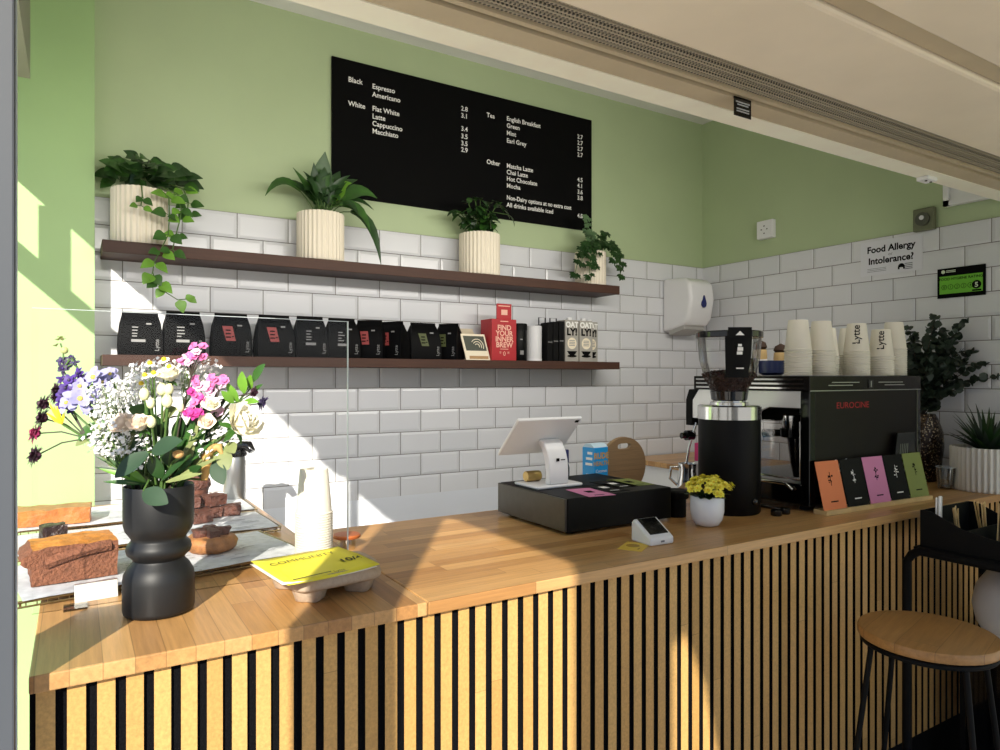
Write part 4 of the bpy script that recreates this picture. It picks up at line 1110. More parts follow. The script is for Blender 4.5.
t = thing('white_jar', 'white jar holding wooden spoons beside the paper cups', 'jar', (2.285,1.60,ZM))
MB().lathe([(.038,0),(.040,.003),(.040,.118),(.036,.118),(.036,.01)],28,cap1=False).build('jar', POTW, t, smooth=50)
for i,(x,y,h,dk,lb) in enumerate(((2.31,1.79,.128,1,'left wooden spoon with dark tip'),(2.40,1.76,.115,0,'right wooden spoon with dark tip'))):
    t = thing('wooden_spoon', '%s standing above the cups on the coffee machine' % lb, 'spoon', (x,y,ZM), .3*i)
    MB().lathe([(.03,0),(.032,.004),(.032,h*.5)],20).build('holder', POTW, t, smooth=40)
    m = MB(); m.lathe([(.018,h*.4),(.028,h*.55),(.026,h*.8)],20); m.build('handle', PALEW, t, smooth=50)
    m = MB(); m.lathe([(.02,h*.8),(.028,h*.88),(.022,h*1.02),(.0,h*1.12)],20,cap1=False); m.build('tip', pmat('dark_bristle','#3a2618',.8), t, smooth=50)

# ------------------------------------------------------------------ coffee info cards on blocks
edges = [2.068,2.196,2.322,2.446,2.562,2.684]
for i,(mat,pm,lb) in enumerate(((ORANGE,BLACKM,'orange coffee card in a wooden block, leftmost of the leaning row'),(BLACKMT,WHITET,'black coffee card in a wooden block between the orange and pink cards'),(PINK,BLACKM,'pink coffee card in a wooden block, middle of the leaning row'),(BLACKMT,WHITET,'black coffee card in a wooden block between the pink and olive cards'),(OLIVE,BLACKM,'olive green coffee card in a wooden block, rightmost of the row'))):
    x = (edges[i]+edges[i+1])/2; wd = edges[i+1]-edges[i]-.004
    t = thing('coffee_card_holder', lb, 'card holder', (x,1.352-.004*i,ZW), -.06, 'coffee cards along the worktop edge')
    MB().box(-wd/2,wd/2,-.008,.040,0,.015).build('wooden_block', PALEW, t, bevel=.001)
    m = MB(); rot = Matrix.Translation((0,.002,.012)) @ Matrix.Rotation(-math.radians(13),4,'X'); m.x = rot
    m.box(-wd/2+.001,wd/2-.006,-.001,.0,0,.162); m.build('card', mat, t)
    m = MB(); m.x = rot
    m.box(-.018,.018,-.0017,-.0012,.026,.030)
    random.seed(20+i)
    for k in range(9):
        u = random.uniform(-.014,.008); z = random.uniform(.085,.12); m.box(u,u+random.uniform(.003,.009),-.0017,-.0012,z,z+random.uniform(.002,.006))
    m.box(-.001,.001,-.0017,-.0012,.08,.125)
    m.build('print', pm, t)
random.seed(11)
t = thing('menu_stand', 'dark clear-faced leaflet stand leaning against the coffee machine behind the cards', 'leaflet stand', (2.60,1.372,ZW), 0)
m = MB(); rot = Matrix.Rotation(-math.radians(4),4,'X'); m.x = rot; m.prism([(-.115,.0),(.045,.0),(.085,.245),(-.035,.245)],'y',0,.006); m.build('panel', pmat('dark_slate','#121412',.25,noise=.6,nscale=14), t)
m = MB(); m.x = rot
for k in range(5): m.prism([(-.05+k*.012,.10),(-.045+k*.012,.10),(-.018+k*.012,.205),(-.023+k*.012,.205)],'y',-.0008,0)
m.build('print', pmat('slate_print','#5d6258',.6), t)
t = thing('napkin_holder', 'black tray of white paper slips between coffee machine and orange card', 'tray', (2.17,1.398,ZW))
MB().box(-.04,.34,-.003,.006,0,.10).build('tray', BLACKMT, t)
m = MB()
for k in range(4): m.add([(-.055+.03*k,-.004,.09+.01*k),(-.02+.03*k,-.004,.11+.01*k),(-.0+.03*k,-.002,.16+.01*(k%2)),(-.015+.03*k,-.002,.158+.01*(k%2))],[(0,1,2,3)])
m.build('slip', WHITET, t)

# ------------------------------------------------------------------ right end plants, glass
t = thing('eucalyptus_vase', 'speckled bronze vase of dark eucalyptus at the right end of the worktop', 'vase of foliage', (3.135,1.60,ZW))
def speck():
    m = pmat('speckled_bronze','#3c2d20',.22,metal=.5); nt = m.node_tree; b = nt.nodes['Principled BSDF']
    tc = nt.nodes.new('ShaderNodeTexCoord'); v = nt.nodes.new('ShaderNodeTexVoronoi'); v.inputs['Scale'].default_value = 110
    nt.links.new(tc.outputs['Object'], v.inputs['Vector']); r = nt.nodes.new('ShaderNodeValToRGB')
    r.color_ramp.elements[0].color = lin('#b9a88c'); r.color_ramp.elements[1].color = lin('#33251a'); r.color_ramp.elements[0].position=.12; r.color_ramp.elements[1].position=.4
    nt.links.new(v.outputs['Distance'], r.inputs['Fac']); nt.links.new(r.outputs['Color'], b.inputs['Base Color'])
    bp = nt.nodes.new('ShaderNodeBump'); bp.inputs['Strength'].default_value=.5; bp.inputs['Distance'].default_value=.003; nt.links.new(v.outputs['Distance'],bp.inputs['Height']); nt.links.new(bp.outputs['Normal'],b.inputs['Normal'])
    return m
MB().lathe([(.056,0),(.063,.004),(.078,.06),(.088,.15),(.085,.21),(.066,.27),(.056,.29),(.051,.29),(.051,.27)],40).build('vase', speck(), t, smooth=60)
m = MB(); st = MB()
for i in range(30):
    a = random.uniform(0,2*PI); r = random.uniform(.04,.17); h = random.uniform(.48,.70)
    tip = V((max(-.17,min(.09,r*math.cos(a)-.03)), r*math.sin(a)*1.2-.02, h-.35*abs(r)))
    if i < 4: tip = V(((-.08,-.02,.06,-.13)[i],(-.1,-.06,-.15,.05)[i],(.70,.66,.68,.62)[i]))
    if 4 <= i < 7: tip = V((.10,(-.20,-.25,-.16)[i-4],(.50,.45,.55)[i-4]))
    b = V((0,0,.26)); mid = b.lerp(tip,.55)+V((-(tip.x)*.2,-(tip.y)*.2,.06))
    q = [b*(1-u)**2 + mid*2*u*(1-u) + tip*u*u for u in [k/11 for k in range(12)]]
    st.tube(q, [.0028-.0015*k/11 for k in range(12)], 6)
    for k,p in enumerate(q[2:]):
        for s_ in range(4):
            d = V((random.uniform(-1,1),random.uniform(-1,1),random.uniform(-.2,.9)))
            L = random.uniform(.032,.05)*(1.1-k*.045); m.leaf(p, d, rv(), L, L*.95, .15, .1, 5, 0)
m.build('foliage', LEAF_E, t, smooth=80); st.build('stem', STEMD, t, smooth=60)
t = thing('potted_agave', 'spiky dark green plant in a wide ribbed white pot at the right edge', 'potted plant', (3.10,1.325,ZW))
ribbed_pot(t, .125, .172, 40, pmat('ribbed_white','#dcd8cd',.55))
m = MB()
for i in range(46):
    a = 2*PI*i*.382; tl = .15+1.1*(i/46)
    d = V((math.cos(a)*math.sin(tl),math.sin(a)*math.sin(tl),math.cos(tl)+.15)); L = random.uniform(.15,.21)*(1-.25*(i/46))
    m.cur = i%2; m.leaf((.02*math.cos(a),.02*math.sin(a),.15), d, (math.cos(a)*-.2,math.sin(a)*-.2,1), L, .032, .12, .5, 7, 2)
m.build('foliage', [LEAF_D, LEAF_E], t, smooth=80)
t = thing('glass_tumbler', 'small clear glass tumbler standing in front of the bronze vase', 'glass', (2.985,1.425,ZW))
m = MB(); m.lathe([(.027,0),(.030,.003),(.036,.088),(.0345,.088),(.028,.012)],32,flute=8,amp=.015); m.build('tumbler', glass_mat('tumbler_glass',(.86,.88,.88,1),.5), t, smooth=50)
m = MB(); m.tube([(.0355*math.cos(2*PI*k/32),.0355*math.sin(2*PI*k/32),.088) for k in range(33)], .0012, 6); m.build('rim', EDGE, t)

# ------------------------------------------------------------------ condiment table and stool
t = thing('side_table', 'black tubular metal table in front of the counter at the right', 'table', (2.27,1.20,0))
FRM = BLACKMT
def rail(pts): return MB().tube(pts, .014, 10)
rail([(0,0,0),(0,0,.86),(0,-.015,.885),(0,-.04,.90),(0,-.60,.90),(0,-.63,.885),(0,-.645,.86),(0,-.645,0)]).build('frame', FRM, t, smooth=60)
rail([(.5,0,0),(.5,0,.86),(.5,-.015,.885),(.5,-.04,.90),(.5,-.60,.90),(.5,-.63,.885),(.5,-.645,.86),(.5,-.645,0)]).build('frame', FRM, t, smooth=60)
MB().box(.0,.5,-.63,-.02,.900,.912).build('table_top', FRM, t)
c_ = thing('low_cabinet', 'low black cabinet under the black table, white vessel on top', 'cabinet', (2.56,1.18,0))
MB().box(.0,.40,-.62,-.0,.02,.55).build('case', FRM, c_, bevel=.003)
MB().box(-.01,.41,-.63,.005,.55,.565).build('top', FRM, c_, bevel=.003)
MB().box(-.004,.0,-.60,-.02,.04,.54).build('door', BLACKG, c_, bevel=.002)
t = thing('condiment_caddy', 'black sloping condiment caddy on the black table below the worktop end', 'caddy', (2.29,1.17,.912))
m = MB(); m.prism([(.0,0),(.0,.115),(-.03,.115),(-.12,.075),(-.20,.06),(-.40,.055),(-.40,0)],'x',0,.006); m.build('side_panel', BLACKMT, t)
m = MB(); m.prism([(.0,0),(.0,.115),(-.03,.115),(-.12,.075),(-.20,.06),(-.40,.055),(-.40,0)],'x',.30,.306); m.build('side_panel', BLACKMT, t)
MB().box(.006,.30,-.006,0,0,.115).build('back_panel', BLACKMT, t); MB().box(.006,.30,-.40,0,0,.006).build('bottom', BLACKMT, t)
m = MB(); m.box(.006,.30,-.13,-.126,.006,.07); m.box(.006,.30,-.26,-.256,.006,.055); m.build('divider', BLACKMT, t)
t = thing('sugar_sachet', 'white paper sachets standing in the black caddy below the tumbler', 'sachet', (2.34,1.135,.92), .4)
m = MB(); m.x = Matrix.Rotation(.15,4,'Y'); m.box(-.03,.03,-.004,.004,0,.15); m.box(-.026,.034,.006,.012,0,.145); m.build('sachet', WHITET, t, bevel=.002)
def stick(x, y, tx, ty, L, label):
    tx -= .1
    t = thing('stirrer', label, 'stirrer', (x,y,.92), 0, 'wooden stirrers in the caddy')
    t.rotation_euler = (tx,ty,.3)
    MB().box(-.0045,.0045,-.0013,.0013,0,L).build('stick', PALEW, t, bevel=.001)
k = 0
for cx,cy,ty,n,nm,L in ((2.42,1.115,-.62,6,'left clump',.155),(2.49,1.075,-.58,7,'middle clump',.175),(2.44,1.02,.16,4,'right clump',.14)):
    for i in range(n):
        stick(cx+random.uniform(-.012,.012), cy+random.uniform(-.01,.01), random.uniform(-.06,.06)+.1, ty+random.uniform(-.05,.05), L*random.uniform(.93,1.0), 'flat wooden stirrer in the %s of the black caddy' % nm)
# white round body under the table
t = thing('rounded_vessel', 'white rounded glossy vessel on the black cabinet behind the stool', 'vessel', (2.635,1.03,.565))
m = MB(); m.lathe([(.05,0),(.09,.02),(.122,.07),(.134,.13),(.122,.19),(.09,.24),(.05,.262),(.0,.265)],48,cap1=False); m.build('body', pmat('white_glaze','#d8d4cf',.3), t, smooth=60)
m = MB(); m.tube([(.03*math.cos(2*PI*k/24),.03*math.sin(2*PI*k/24),.263) for k in range(25)], .004, 8); m.build('rim', pmat('white_glaze2','#d8d4cf',.3), t, smooth=60)
t = thing('bar_stool', 'round oak topped bar stool with thin black metal legs', 'bar stool', (1.965,.985,0), .24)
STW = stave_mat('oak_stool', 'X', 'Y', '#a97a44', '#b88a52', '#94683a', .09, 2.0, .4, 18)
m = MB(); m.lathe([(.160,0),(.167,.003),(.169,.008),(.169,.022),(.166,.027),(.160,.029)],64,(0,0,.735)); m.build('seat', STW, t, smooth=40)
m = MB(); m.tube([(.155*math.cos(2*PI*k/48),.155*math.sin(2*PI*k/48),.726) for k in range(49)], .008, 8); m.build('seat_ring', BLACKMT, t, smooth=60)
for k in range(4):
    a = PI/4+PI/2*k; c,s_=math.cos(a),math.sin(a)
    MB().tube([(.152*c,.152*s_,.726),(.255*c,.255*s_,0)], .0075, 10).build('leg', BLACKMT, t, smooth=60)
m = MB(); m.tube([(.223*math.cos(2*PI*k/48),.223*math.sin(2*PI*k/48),.25) for k in range(49)], .006, 8); m.build('foot_ring', BLACKMT, t, smooth=60)

# ------------------------------------------------------------------ vase and bouquet
VX, VY = .137, 1.475
t = thing('black_vase', 'matte black vase of stacked rounded rings holding the bouquet', 'vase', (VX,VY,ZW))
m = MB(); m.lathe([(.058,0),(.066,.003),(.068,.010),(.068,.062),(.066,.076),(.058,.090),(.050,.098),(.048,.102),(.052,.107),(.060,.114),(.062,.122),(.060,.131),(.053,.138),(.0515,.142),(.056,.149),(.063,.158),(.0665,.170),(.067,.19),(.067,.240),(.0655,.243),(.063,.241),(.063,.18),(.05,.15)],64)
m.v = [V((p.x*.93,p.y*.93,p.z)) for p in m.v]
m.build('body', pmat('matte_black_ceramic','#161719',.5,spec=.45), t, smooth=60)
Rv = V((.8517,-.524,0)); Tv = V((-.524,-.8517,0)); PXM = 1.31/690
def HP(u, v, c=0.0):
    """head position: (u,v) in the bouquet's own front view, c metres towards the front"""
    k = 1 - c/1.31
    return Rv*((u-155)*PXM*k) + Tv*c + V((0,0,.243+(487-v)*PXM*k + (1-k)*.0))
def stem_path(h, spread=.05):
    b = V((h.x*.18, h.y*.18, .15)); n = V((h.x*.30, h.y*.30, .245))
    if n.xy.length > .05: n = V((n.x*.05/n.xy.length, n.y*.05/n.xy.length, n.z))
    m_ = n.lerp(h,.55) + V((0,0,.015))
    return [b, n, n.lerp(m_,.5), m_, m_.lerp(h,.6), h]
def new_flower(name, label, cat, group=None): return thing(name, label, cat, (VX,VY,ZW), 0, group)
ROSEW = pmat('rose_ivory','#fbf6e2',.55,subs=.0,noise=.04,nscale=30); ROSEP = pmat('rose_blush','#fae8d8',.55,noise=.08,nscale=40); ROSEI = pmat('rose_cream_green','#e3e4b4',.55)
PURP = pmat('delph_purple','#4a2f80',.55,noise=.25,nscale=60); LILAC = pmat('delph_lilac','#9b99c4',.55,noise=.15,nscale=60); DPURP = pmat('delph_dark','#3a2f52',.6,noise=.2,nscale=60)
MAROON = pmat('scabiosa_maroon','#3b1a2c',.65,noise=.3,nscale=80); CRIM = pmat('scabiosa_crimson','#8c2350',.6,noise=.2,nscale=80)
PINKF = pmat('wax_pink','#d876ae',.55,noise=.2,nscale=60); PINKL = pmat('wax_pale','#eac4da',.55); MAG = pmat('wax_magenta','#c83c92',.55)
GYP = pmat('gyp_white','#fbfaf8',.6); GYPG = pmat('gyp_stem','#6f8a4c',.6); YELF = pmat('flower_yellow','#ecc62a',.55); WHF = pmat('flower_white','#f3f1e6',.55)
TAN = pmat('tan_dried','#c8a060',.6,noise=.15,nscale=30)
def rose(u, v, c, r, mat, ax, name, label, group, inner=None):
    t = new_flower(name, label, 'rose', group); h = HP(u,v,c); ax = V(ax).normalized()
    MB().tube(stem_path(h-ax*r*.9), .0028, 6).build('stem', STEMG, t, smooth=60)
    m = MB(); b = h - ax*r*.75
    for ring,(n,L,W,cup) in enumerate(((5,1.55,1.35,.75),(5,1.5,1.2,1.0),(5,1.45,1.0,1.2),(4,1.4,.75,1.38))):
        m.cur = 1 if (inner and ring>1) else 0
        m.flower(b, ax, n, r*L, r*W, cup, -.12+.13*(ring==0), 3, .08, 6)
    m.ball(b+ax*r*.7, (r*.45,r*.45,r*.62), 10, 8)
    m.build('bloom', [mat, inner or mat], t, smooth=80)
    m = MB(); m.flower(b, ax, 5, r*.9, r*.35, .2, .5, 0, .1, 4); m.ball(b-ax*r*.1, r*.28, 8, 6); m.build('calyx', LEAF_M, t, smooth=80)
front = Tv+V((0,0,.35))
rose(243,423,.01,.037,ROSEW,Rv*.75+V((0,0,.45))+Tv*.35,'white_rose','large open ivory rose at the right side of the bouquet',None)
rose(149,421,.05,.021,ROSEP,Tv*.5-Rv*.1+V((0,0,.8)),'blush_rose','blush rosebud above the big front leaf in the bouquet','blush roses in the bouquet')
rose(127,423,.035,.023,ROSEP,Tv*.6-Rv*.3+V((0,0,.7)),'blush_rose','blush rose half sunk in white gypsophila, left of the front bud','blush roses in the bouquet')
rose(171,374,.02,.020,ROSEW,Tv*.5+V((0,0,.9)),'cream_rose','cream spray rose below the daisies at the bouquet top','cream spray roses in the bouquet')
rose(213,404,.02,.016,ROSEW,Tv*.7+Rv*.3+V((0,0,.6)),'cream_rose','cream spray rose right of the magenta waxflowers','cream spray roses in the bouquet')
rose(211,421,.03,.015,ROSEP,Tv*.7+Rv*.3+V((0,0,.4)),'cream_rose','small peach spray rose beside the ivory rose','cream spray roses in the bouquet')
def bud(u,v,c,r,label):
    t = new_flower('rosebud', label, 'rosebud', 'green rosebuds in the bouquet'); h = HP(u,v,c); ax=V((random.uniform(-.2,.2),random.uniform(-.2,.2),1)).normalized()
    MB().tube(stem_path(h-ax*r), .002, 6).build('stem', STEMG, t, smooth=60)
    m = MB(); m.ball(h,(r*.85,r*.85,r*1.1),12,8)
    m.flower(h-ax*r*.8, ax, 5, r*1.9, r*1.3, 1.25, -.2, 3, .08, 5); m.build('bloom', ROSEI, t, smooth=80)
    m = MB(); m.flower(h-ax*r, ax, 5, r*1.1, r*.5, .8, -.1, 0, .1, 4); m.build('calyx', LEAF_L, t, smooth=80)
bud(174,399,.04,.0115,'green-white rosebud at the centre of the bouquet'); bud(162,419,.055,.010,'green-white rosebud touching the front blush bud'); bud(148,393,.03,.011,'green-white rosebud left of the bouquet centre')
bud(156,402,.035,.009,'small green-white rosebud below the left one'); bud(166,388,.03,.011,'green-white rosebud under the cream spray rose'); bud(173,388,.03,.010,'green-white rosebud right under the cream spray rose'); bud(186,406,.035,.008,'small green rosebud by the magenta waxflowers')
def daisy(u,v,c,label):
    t = new_flower('chamomile', label, 'daisy', 'chamomile daisies in the bouquet'); h = HP(u,v,c); ax = Tv*.6+V((random.uniform(-.2,.2),0,.8))
    MB().tube(stem_path(h), .0014, 5).build('stem', STEMG, t, smooth=60)
    m = MB(); m.flower(h, ax, 12, .0105, .0055, .1, .2, 3, .1, 3); m.build('bloom', WHF, t, smooth=80)
    m = MB(); m.ball(h+ax.normalized()*.002,.0048,8,6); m.build('centre', YELF, t, smooth=80)
daisy(151,363,.02,'chamomile daisy at the top left of the bouquet crown'); daisy(163,360,.01,'chamomile daisy at the very top of the bouquet crown'); daisy(172,366,.025,'chamomile daisy just above the cream spray rose'); daisy(146,375,.02,'chamomile daisy left below the crown')
daisy(141,384,.015,'chamomile daisy lowest on the left of the crown'); daisy(158,372,.03,'chamomile daisy in the middle of the crown')
# waxflowers
def wax(pts, label, mats, L=.010):
    t = new_flower('waxflower_sprig', label, 'flower sprig', 'pink waxflower sprigs in the bouquet')
    cx = sum(p[0] for p in pts)/len(pts); cy = max(p[1] for p in pts)+14
    hub = HP(cx,cy,.01); s_ = MB(); s_.tube(stem_path(hub), .002, 6); m = MB()
    for (u,v,c,mi) in pts:
        h = HP(u,v,c); s_.tube([hub,hub.lerp(h,.5)+V((0,0,.004)),h], .0012, 5)
        m.cur = mi
        for rr in range(2): m.flower(h, Tv*.8+V((random.uniform(-.6,.6),random.uniform(-.2,.2),.6)), 6, L*(1.05-.3*rr), L*.85, .25+.55*rr, .1, 3, .15, 4)
        m.ball(h, L*.3, 6, 4)
    s_.build('stem', STEMD, t, smooth=60); m.build('blossom', mats, t, smooth=80)
MW = [PINKF, PINKL, MAG]
wax([(190,347,.0,0),(199,347,.0,0),(195,352,.01,1),(186,356,.0,0),(193,357,.01,0),(200,358,.0,0),(179,362,.0,0),(188,362,.01,1),(184,358,0,1)],'pink waxflower sprig standing tallest above the bouquet',MW)
wax([(208,379,.0,0),(214,382,.0,0),(220,386,.0,1),(211,387,.01,0),(217,380,-.01,0),(222,382,0,0)],'pink waxflower sprig on the upper right of the bouquet',MW)
wax([(193,392,.02,2),(198,396,.02,0),(203,399,.02,2),(199,402,.03,0),(206,403,.02,1),(195,383,.01,0),(192,380,.0,0)],'magenta and pink waxflower sprig at the bouquet centre right',MW)
wax([(193,411,.035,2),(199,412,.04,2),(205,411,.035,2),(196,408,.03,0),(203,414,.04,2),(191,413,.03,1)],'deep magenta waxflower sprig beside the cream roses',MW)
wax([(205,387,.01,1),(210,392,.01,1),(199,387,.01,1),(213,410,.01,1),(217,414,.0,1)],'pale lilac waxflower sprig between the pink ones',MW, .012)
# gypsophila clouds
def gyp(u0,v0,ru,rv_,n,c,label):
    n = int(n*1.9)
    t = new_flower('gypsophila_sprig', label, 'flower sprig', 'white gypsophila in the bouquet')
    hub = HP(u0+(155-u0)*.3, v0+rv_+16, c); s_ = MB(); s_.tube(stem_path(hub), .0015, 5); m = MB()
    for i in range(n):
        a = random.uniform(0,2*PI); r = math.sqrt(random.random())*1.1
        h = HP(u0+ru*r*math.cos(a), v0+rv_*r*math.sin(a), c+random.uniform(-.03,.03))
        if i%9==0: s_.tube([hub,hub.lerp(h,.6)+rv(.008),h], .0006, 4)
        m.flower(h, rv(.6)+Tv*.6-Rv*.35+V((0,0,.6)), 5, random.uniform(.0036,.0052), .0045, .25, .1, 3, .2, 2)
    s_.build('stem', GYPG, t); o = m.build('blossom', GYP, t, smooth=80); o['kind'] = 'stuff'
gyp(106,400,16,17,150,.01,'white gypsophila cloud right of the purple flowers'); gyp(122,392,16,14,90,-.02,'white gypsophila cloud at the back left, upper'); gyp(115,437,19,20,170,.03,'white gypsophila cloud lower left above the vase rim')
gyp(140,448,16,20,90,.02,'white gypsophila cloud just left of the big front leaf'); gyp(180,378,22,18,110,-.03,'white gypsophila cloud behind the crown daisies'); gyp(207,440,15,20,70,.0,'white gypsophila cloud under the ivory rose'); gyp(135,376,18,12,60,-.04,'thin gypsophila cloud at the back of the crown')
# delphinium
def spike(pts, label, mats, L, name='delphinium'):
    t = new_flower(name, label, 'flower stem'); s_ = MB(); m = MB()
    hub = HP(*pts[-1][:3]); s_.tube(stem_path(hub), .0022, 6)
    for k in range(len(pts)-1): s_.tube([HP(*pts[k+1][:3]), HP(*pts[k][:3])], .0016, 5)
    for (u,v,c,mi,sc) in pts:
        h = HP(u,v,c); m.cur = mi; ax = Tv*.8+V((random.uniform(-.5,.5),random.uniform(-.3,.3),.35))
        for rr in range(2): m.flower(h, ax, 5, L*sc*(1.05-.3*rr), L*sc*.62, .1+.5*rr, .2, 3, .22, 5)
        m.cur = len(mats)-1; m.ball(h+V(ax).normalized()*.003, L*sc*.2, 6, 4)
    s_.build('stem', STEMG, t, smooth=60); m.build('blossom', mats, t, smooth=80)
spike([(92,378,.01,0,1.15),(80,386,.02,0,.9),(98,384,.0,0,.9),(83,398,.03,0,1.15),(70,402,.03,0,.9),(94,396,.02,0,.8),(88,408,.02,0,.7),(103,376,-.01,0,.8)],'lilac-blue delphinium stem with yellow-eyed open flowers on the left',[LILAC, pmat('eye_yellow','#d8c65a',.5)],.023)
spike([(76,374,.01,0,.8),(70,380,.02,0,.9),(66,388,.02,0,.9),(63,396,.02,0,.8),(72,390,.02,0,.8),(60,380,.01,0,.6),(80,380,.0,0,.7),(62,404,.02,0,.7),(68,410,.01,0,.6)],'deep violet delphinium stem between lilac and maroon flowers',[PURP, DPURP],.018)
spike([(56,362,.0,0,.8),(63,364,.0,0,.9),(69,364,.0,0,.7),(60,369,.01,0,.8),(66,358,.0,0,.5)],'dark slate-violet flower head rising on the upper left',[DPURP, PURP],.014,'stock_flower')
t = new_flower('green_bud_stem','pale green bud sprig at the top left tip of the bouquet','flower stem'); h = HP(55,344,0)
m = MB(); m.tube(stem_path(HP(58,372,0))+[HP(58,352,0),h], .0015, 5); m.build('stem', STEMG, t, smooth=60)
m = MB(); 
for (u,v) in ((53,341),(57,341),(51,347),(55,339)): m.flower(HP(u,v,0),(random.uniform(-.5,.5),0,1),5,.010,.006,.6,.1,0,.2,4)
m.ball(HP(59,351,0),.007,8,6); m.build('bud', pmat('bud_green','#b9bd7c',.55), t, smooth=80)
t = new_flower('yellow_flower','bright yellow spiky petals below the violet flowers','flower'); h = HP(62,424,.02)
m = MB(); m.tube(stem_path(h), .002, 6); m.build('stem', STEMG, t)
m = MB()
for (u,v) in ((50,402),(55,405),(48,412),(60,414),(64,420),(58,404),(52,416),(66,412)): d = HP(u,v,.03)-h; m.leaf(h, d, Tv, d.length*1.0, .006, .1, .2, 5, 0)
m.build('petals', YELF, t, smooth=80)
def scab(u,v,c,r,mat,label):
    t = new_flower('scabiosa', label, 'flower', 'dark scabiosa on the left of the bouquet'); h = HP(u,v,c); hub = HP(82,440,.0); r *= 1.55
    m = MB(); q = stem_path(hub); m.tube(q+[hub.lerp(h,.5)+V((0,0,.008)),h], .0014, 5); m.build('stem', STEMD, t, smooth=60)
    m = MB(); ax = Tv*.5-Rv*.5+V((0,0,.3))
    for rr in range(4): m.flower(h, ax, 11-rr, r*(1-.15*rr), r*.36, .05+.35*rr, .1, 3, .2, 3)
    m.ball(h, r*.4, 8, 6); m.build('bloom', mat, t, smooth=80)
scab(52,391,.0,.013,MAROON,'dark maroon scabiosa highest of the left group'); scab(41,405,.01,.014,MAROON,'dark maroon scabiosa below the highest one'); scab(40,419,.01,.014,MAROON,'dark maroon scabiosa just above the crimson one')
scab(34,434,.015,.014,CRIM,'crimson scabiosa at the left edge of the bouquet'); scab(33,457,.01,.015,MAROON,'dark maroon scabiosa lowest, on its own long stem'); scab(51,398,.0,.011,MAROON,'small dark maroon scabiosa beside the violet delphinium')
scab(247,395,-.02,.010,MAROON,'small maroon flower behind the ivory rose'); scab(255,406,-.02,.010,DPURP,'small dull purple flower at the far right behind the ivory rose')
# leaves
def leafy(label, items, mats, name='leaf_sprig'):
    t = new_flower(name, label, 'leaves'); s_ = MB(); m = MB()
    for (u0,v0,u1,v1,c,W,mi) in items:
        a = HP(u0,v0,c-.01); b = HP(u1,v1,c+.01); d = b-a; m.cur = mi; m.leaf(a, d, Tv*.8+V((0,0,.5)), d.length*1.05, W, .12, .2, 8, 0)
    a = HP(items[0][0],items[0][1],items[0][4]-.01); s_.tube(stem_path(a), .002, 6)
    for it in items[1:]: s_.tube([a, HP(it[0],it[1],it[4]-.01)], .0014, 5)
    s_.build('stem', STEMG, t, smooth=60); m.build('leaf', mats, t, smooth=80)
LM = [LEAF_M, pmat('leaf_greygreen','#274229',.62,noise=.15,nscale=20), LEAF_L, LEAF_D, pmat('leaf_olive','#7b8452',.55,noise=.2,nscale=20)]
leafy('broad grey-green leaf hanging over the front rim of the vase',[(160,487,188,496,.085,.036,1)],LM)
leafy('pair of broad leaves on the front rosebud stem',[(162,449,132,470,.075,.036,1),(164,449,196,434,.07,.036,1)],LM)
leafy('bright green leaf sprig at the top right above the ivory rose',[(230,405,224,385,-.01,.016,2),(236,396,238,374,-.01,.020,2),(240,392,244,378,-.02,.018,2),(242,385,257,366,-.02,.022,0),(240,398,255,386,-.02,.012,0),(228,405,222,392,.0,.016,2),(236,404,254,402,-.01,.014,2)],LM)
leafy('mid green leaf behind the cream buds on the left',[(152,415,133,407,.02,.03,0),(160,420,178,407,.02,.03,4)],LM)
leafy('pale curled leaf pair under the ivory rose at the right',[(222,452,232,468,.02,.03,4),(216,462,230,482,.03,.03,1),(225,445,236,452,.01,.025,4)],LM)
leafy('olive leaf under the lilac delphinium',[(92,432,72,445,.0,.024,4),(88,425,75,440,.0,.022,0)],LM)
leafy('dark leaves filling the centre of the bouquet',[(160,440,150,418,.0,.03,3),(175,450,178,420,.0,.035,3),(190,455,200,425,-.01,.03,3),(150,470,140,440,.02,.03,3),(175,470,168,440,.02,.035,3),(195,470,205,440,.0,.03,3),(185,480,205,465,.03,.025,3),(165,478,160,455,.04,.028,3),(180,440,205,430,.01,.03,3),(150,480,130,478,.03,.02,4)],LM)
leafy('fine green foliage at the left above the rim',[(150,482,100,445,.03,.010,0),(148,482,108,465,.04,.010,2),(145,484,96,455,.01,.010,0),(150,484,112,478,.04,.010,0),(140,478,84,425,.0,.010,4),(138,470,95,420,.0,.012,0),(142,475,105,425,.01,.012,4),(136,470,80,412,-.01,.012,0),(140,480,118,455,.04,.012,0),(150,482,128,460,.04,.012,2),(132,465,90,432,.0,.010,4),(134,470,108,440,.03,.010,0)],LM)
leafy('fine green foliage filling the right side above the rim',[(165,482,200,430,.02,.012,4),(168,484,212,440,.02,.012,0),(172,484,220,455,.03,.012,4),(160,480,175,420,.0,.014,0),(165,482,190,410,.0,.012,4),(170,482,215,425,.0,.012,0),(166,480,196,452,.04,.014,3),(170,482,208,470,.04,.012,4)],LM)
random.seed(5)
leafy('dark olive filler leaves massed in the left half of the bouquet',[(random.uniform(118,150),random.uniform(465,484),random.uniform(84,140),random.uniform(405,470),random.uniform(-.04,.03),.013,random.choice((0,3,4))) for _ in range(34)],LM)
leafy('dark filler leaves massed in the right half of the bouquet',[(random.uniform(158,185),random.uniform(462,484),random.uniform(165,222),random.uniform(395,470),random.uniform(-.05,.02),.016,random.choice((0,3,3,4))) for _ in range(34)],LM)
t = new_flower('dried_leaf','curled tan dried leaf hanging behind the right side of the bouquet','leaf')
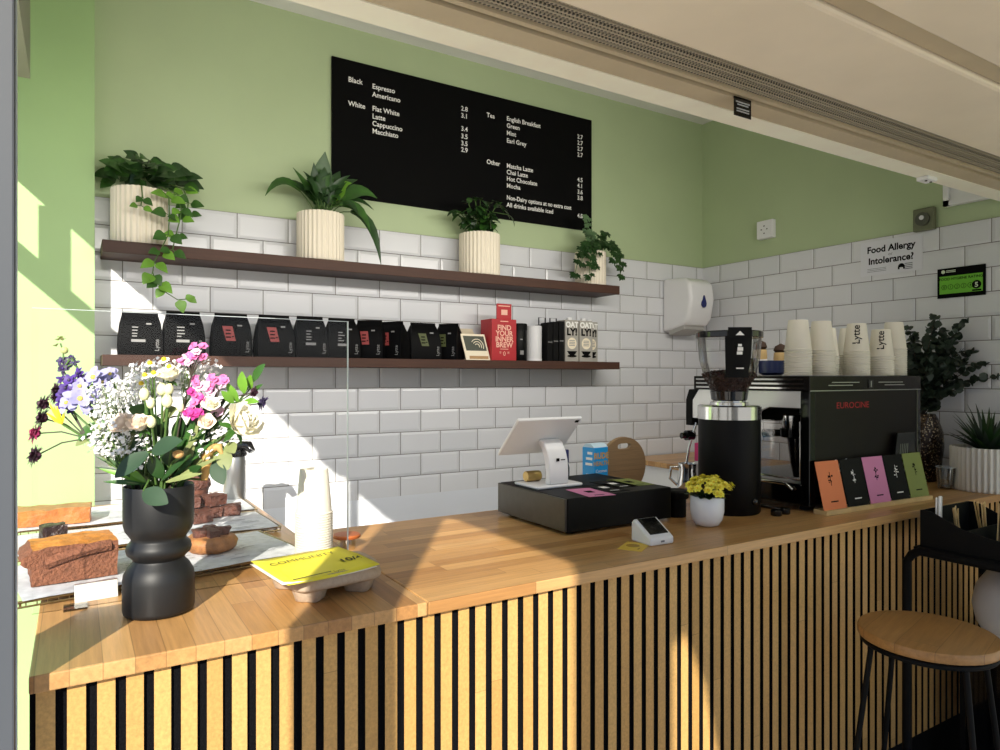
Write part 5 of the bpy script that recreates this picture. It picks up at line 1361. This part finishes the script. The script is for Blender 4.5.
m = MB(); pts = [HP(201,482,-.0),HP(203,470,.0),HP(205,458,.005),HP(211,449,.01),HP(219,448,.012),HP(222,455,.012)]; m.tube(pts,[.006,.009,.010,.010,.008,.003],8); m.build('leaf', TAN, t, smooth=70)
MB().tube(stem_path(HP(201,482,0))[:3]+[HP(201,482,0)], .002, 6).build('stem', STEMG, t)
t = new_flower('peach_bud','small peach coloured seed head low in the bouquet','flower')
m = MB(); m.ball(HP(188,452,.05),(.010,.010,.008),10,8); m.flower(HP(188,452,.05),V((0,0,1)),6,.012,.009,.5,.1,3,.1,4); m.build('bloom', pmat('peach','#d3a86c',.6), t, smooth=80)
MB().tube(stem_path(HP(188,456,.05)), .0018, 6).build('stem', STEMG, t)

# ------------------------------------------------------------------ light
sun = bpy.data.lights.new('sun','SUN'); so = bpy.data.objects.new('sun', sun); C.objects.link(so)
sd = V((.549,.836,-.515)).normalized(); so.rotation_euler = sd.to_track_quat('-Z','Y').to_euler()
sun.energy = 7.8; sun.angle = math.radians(.55); sun.color = (1.0,.94,.82)
al = bpy.data.lights.new('wall_fill_light','AREA'); ao = bpy.data.objects.new('wall_fill_light', al); C.objects.link(ao)  # added fill light hidden behind the front beam, brightens the back wall
al.shape = 'RECTANGLE'; al.size = 2.7; al.size_y = .09; al.energy = 14; al.color = (1,.95,.88); al.spread = math.radians(130)
ao.location = (1.30,1.315,2.19); ao.rotation_euler = V((0,1.64,-.62)).to_track_quat('-Z','Y').to_euler()
wd = bpy.data.worlds.new('world'); bpy.context.scene.world = wd; wd.use_nodes = True
nt = wd.node_tree; bg = nt.nodes['Background']
tc = nt.nodes.new('ShaderNodeTexCoord'); sp = nt.nodes.new('ShaderNodeSeparateXYZ'); nt.links.new(tc.outputs['Generated'], sp.inputs[0])
rp = nt.nodes.new('ShaderNodeValToRGB'); e = rp.color_ramp.elements
e[0].position = .0; e[0].color = (.62,.60,.56,1); e[1].position = .75; e[1].color = (.36,.55,.98,1); k_ = e.new(.2); k_.color = (.66,.80,1.0,1)
nt.links.new(sp.outputs['Z'], rp.inputs['Fac']); nt.links.new(rp.outputs['Color'], bg.inputs['Color'])
bg.inputs['Strength'].default_value = 1.0
sc = bpy.context.scene
sc.view_settings.view_transform = 'Standard'; sc.view_settings.look = 'None'; sc.view_settings.exposure = 0.0
sc.cycles.max_bounces = 10; sc.cycles.transparent_max_bounces = 16; sc.cycles.use_denoising = True; sc.cycles.sample_clamp_indirect = 6
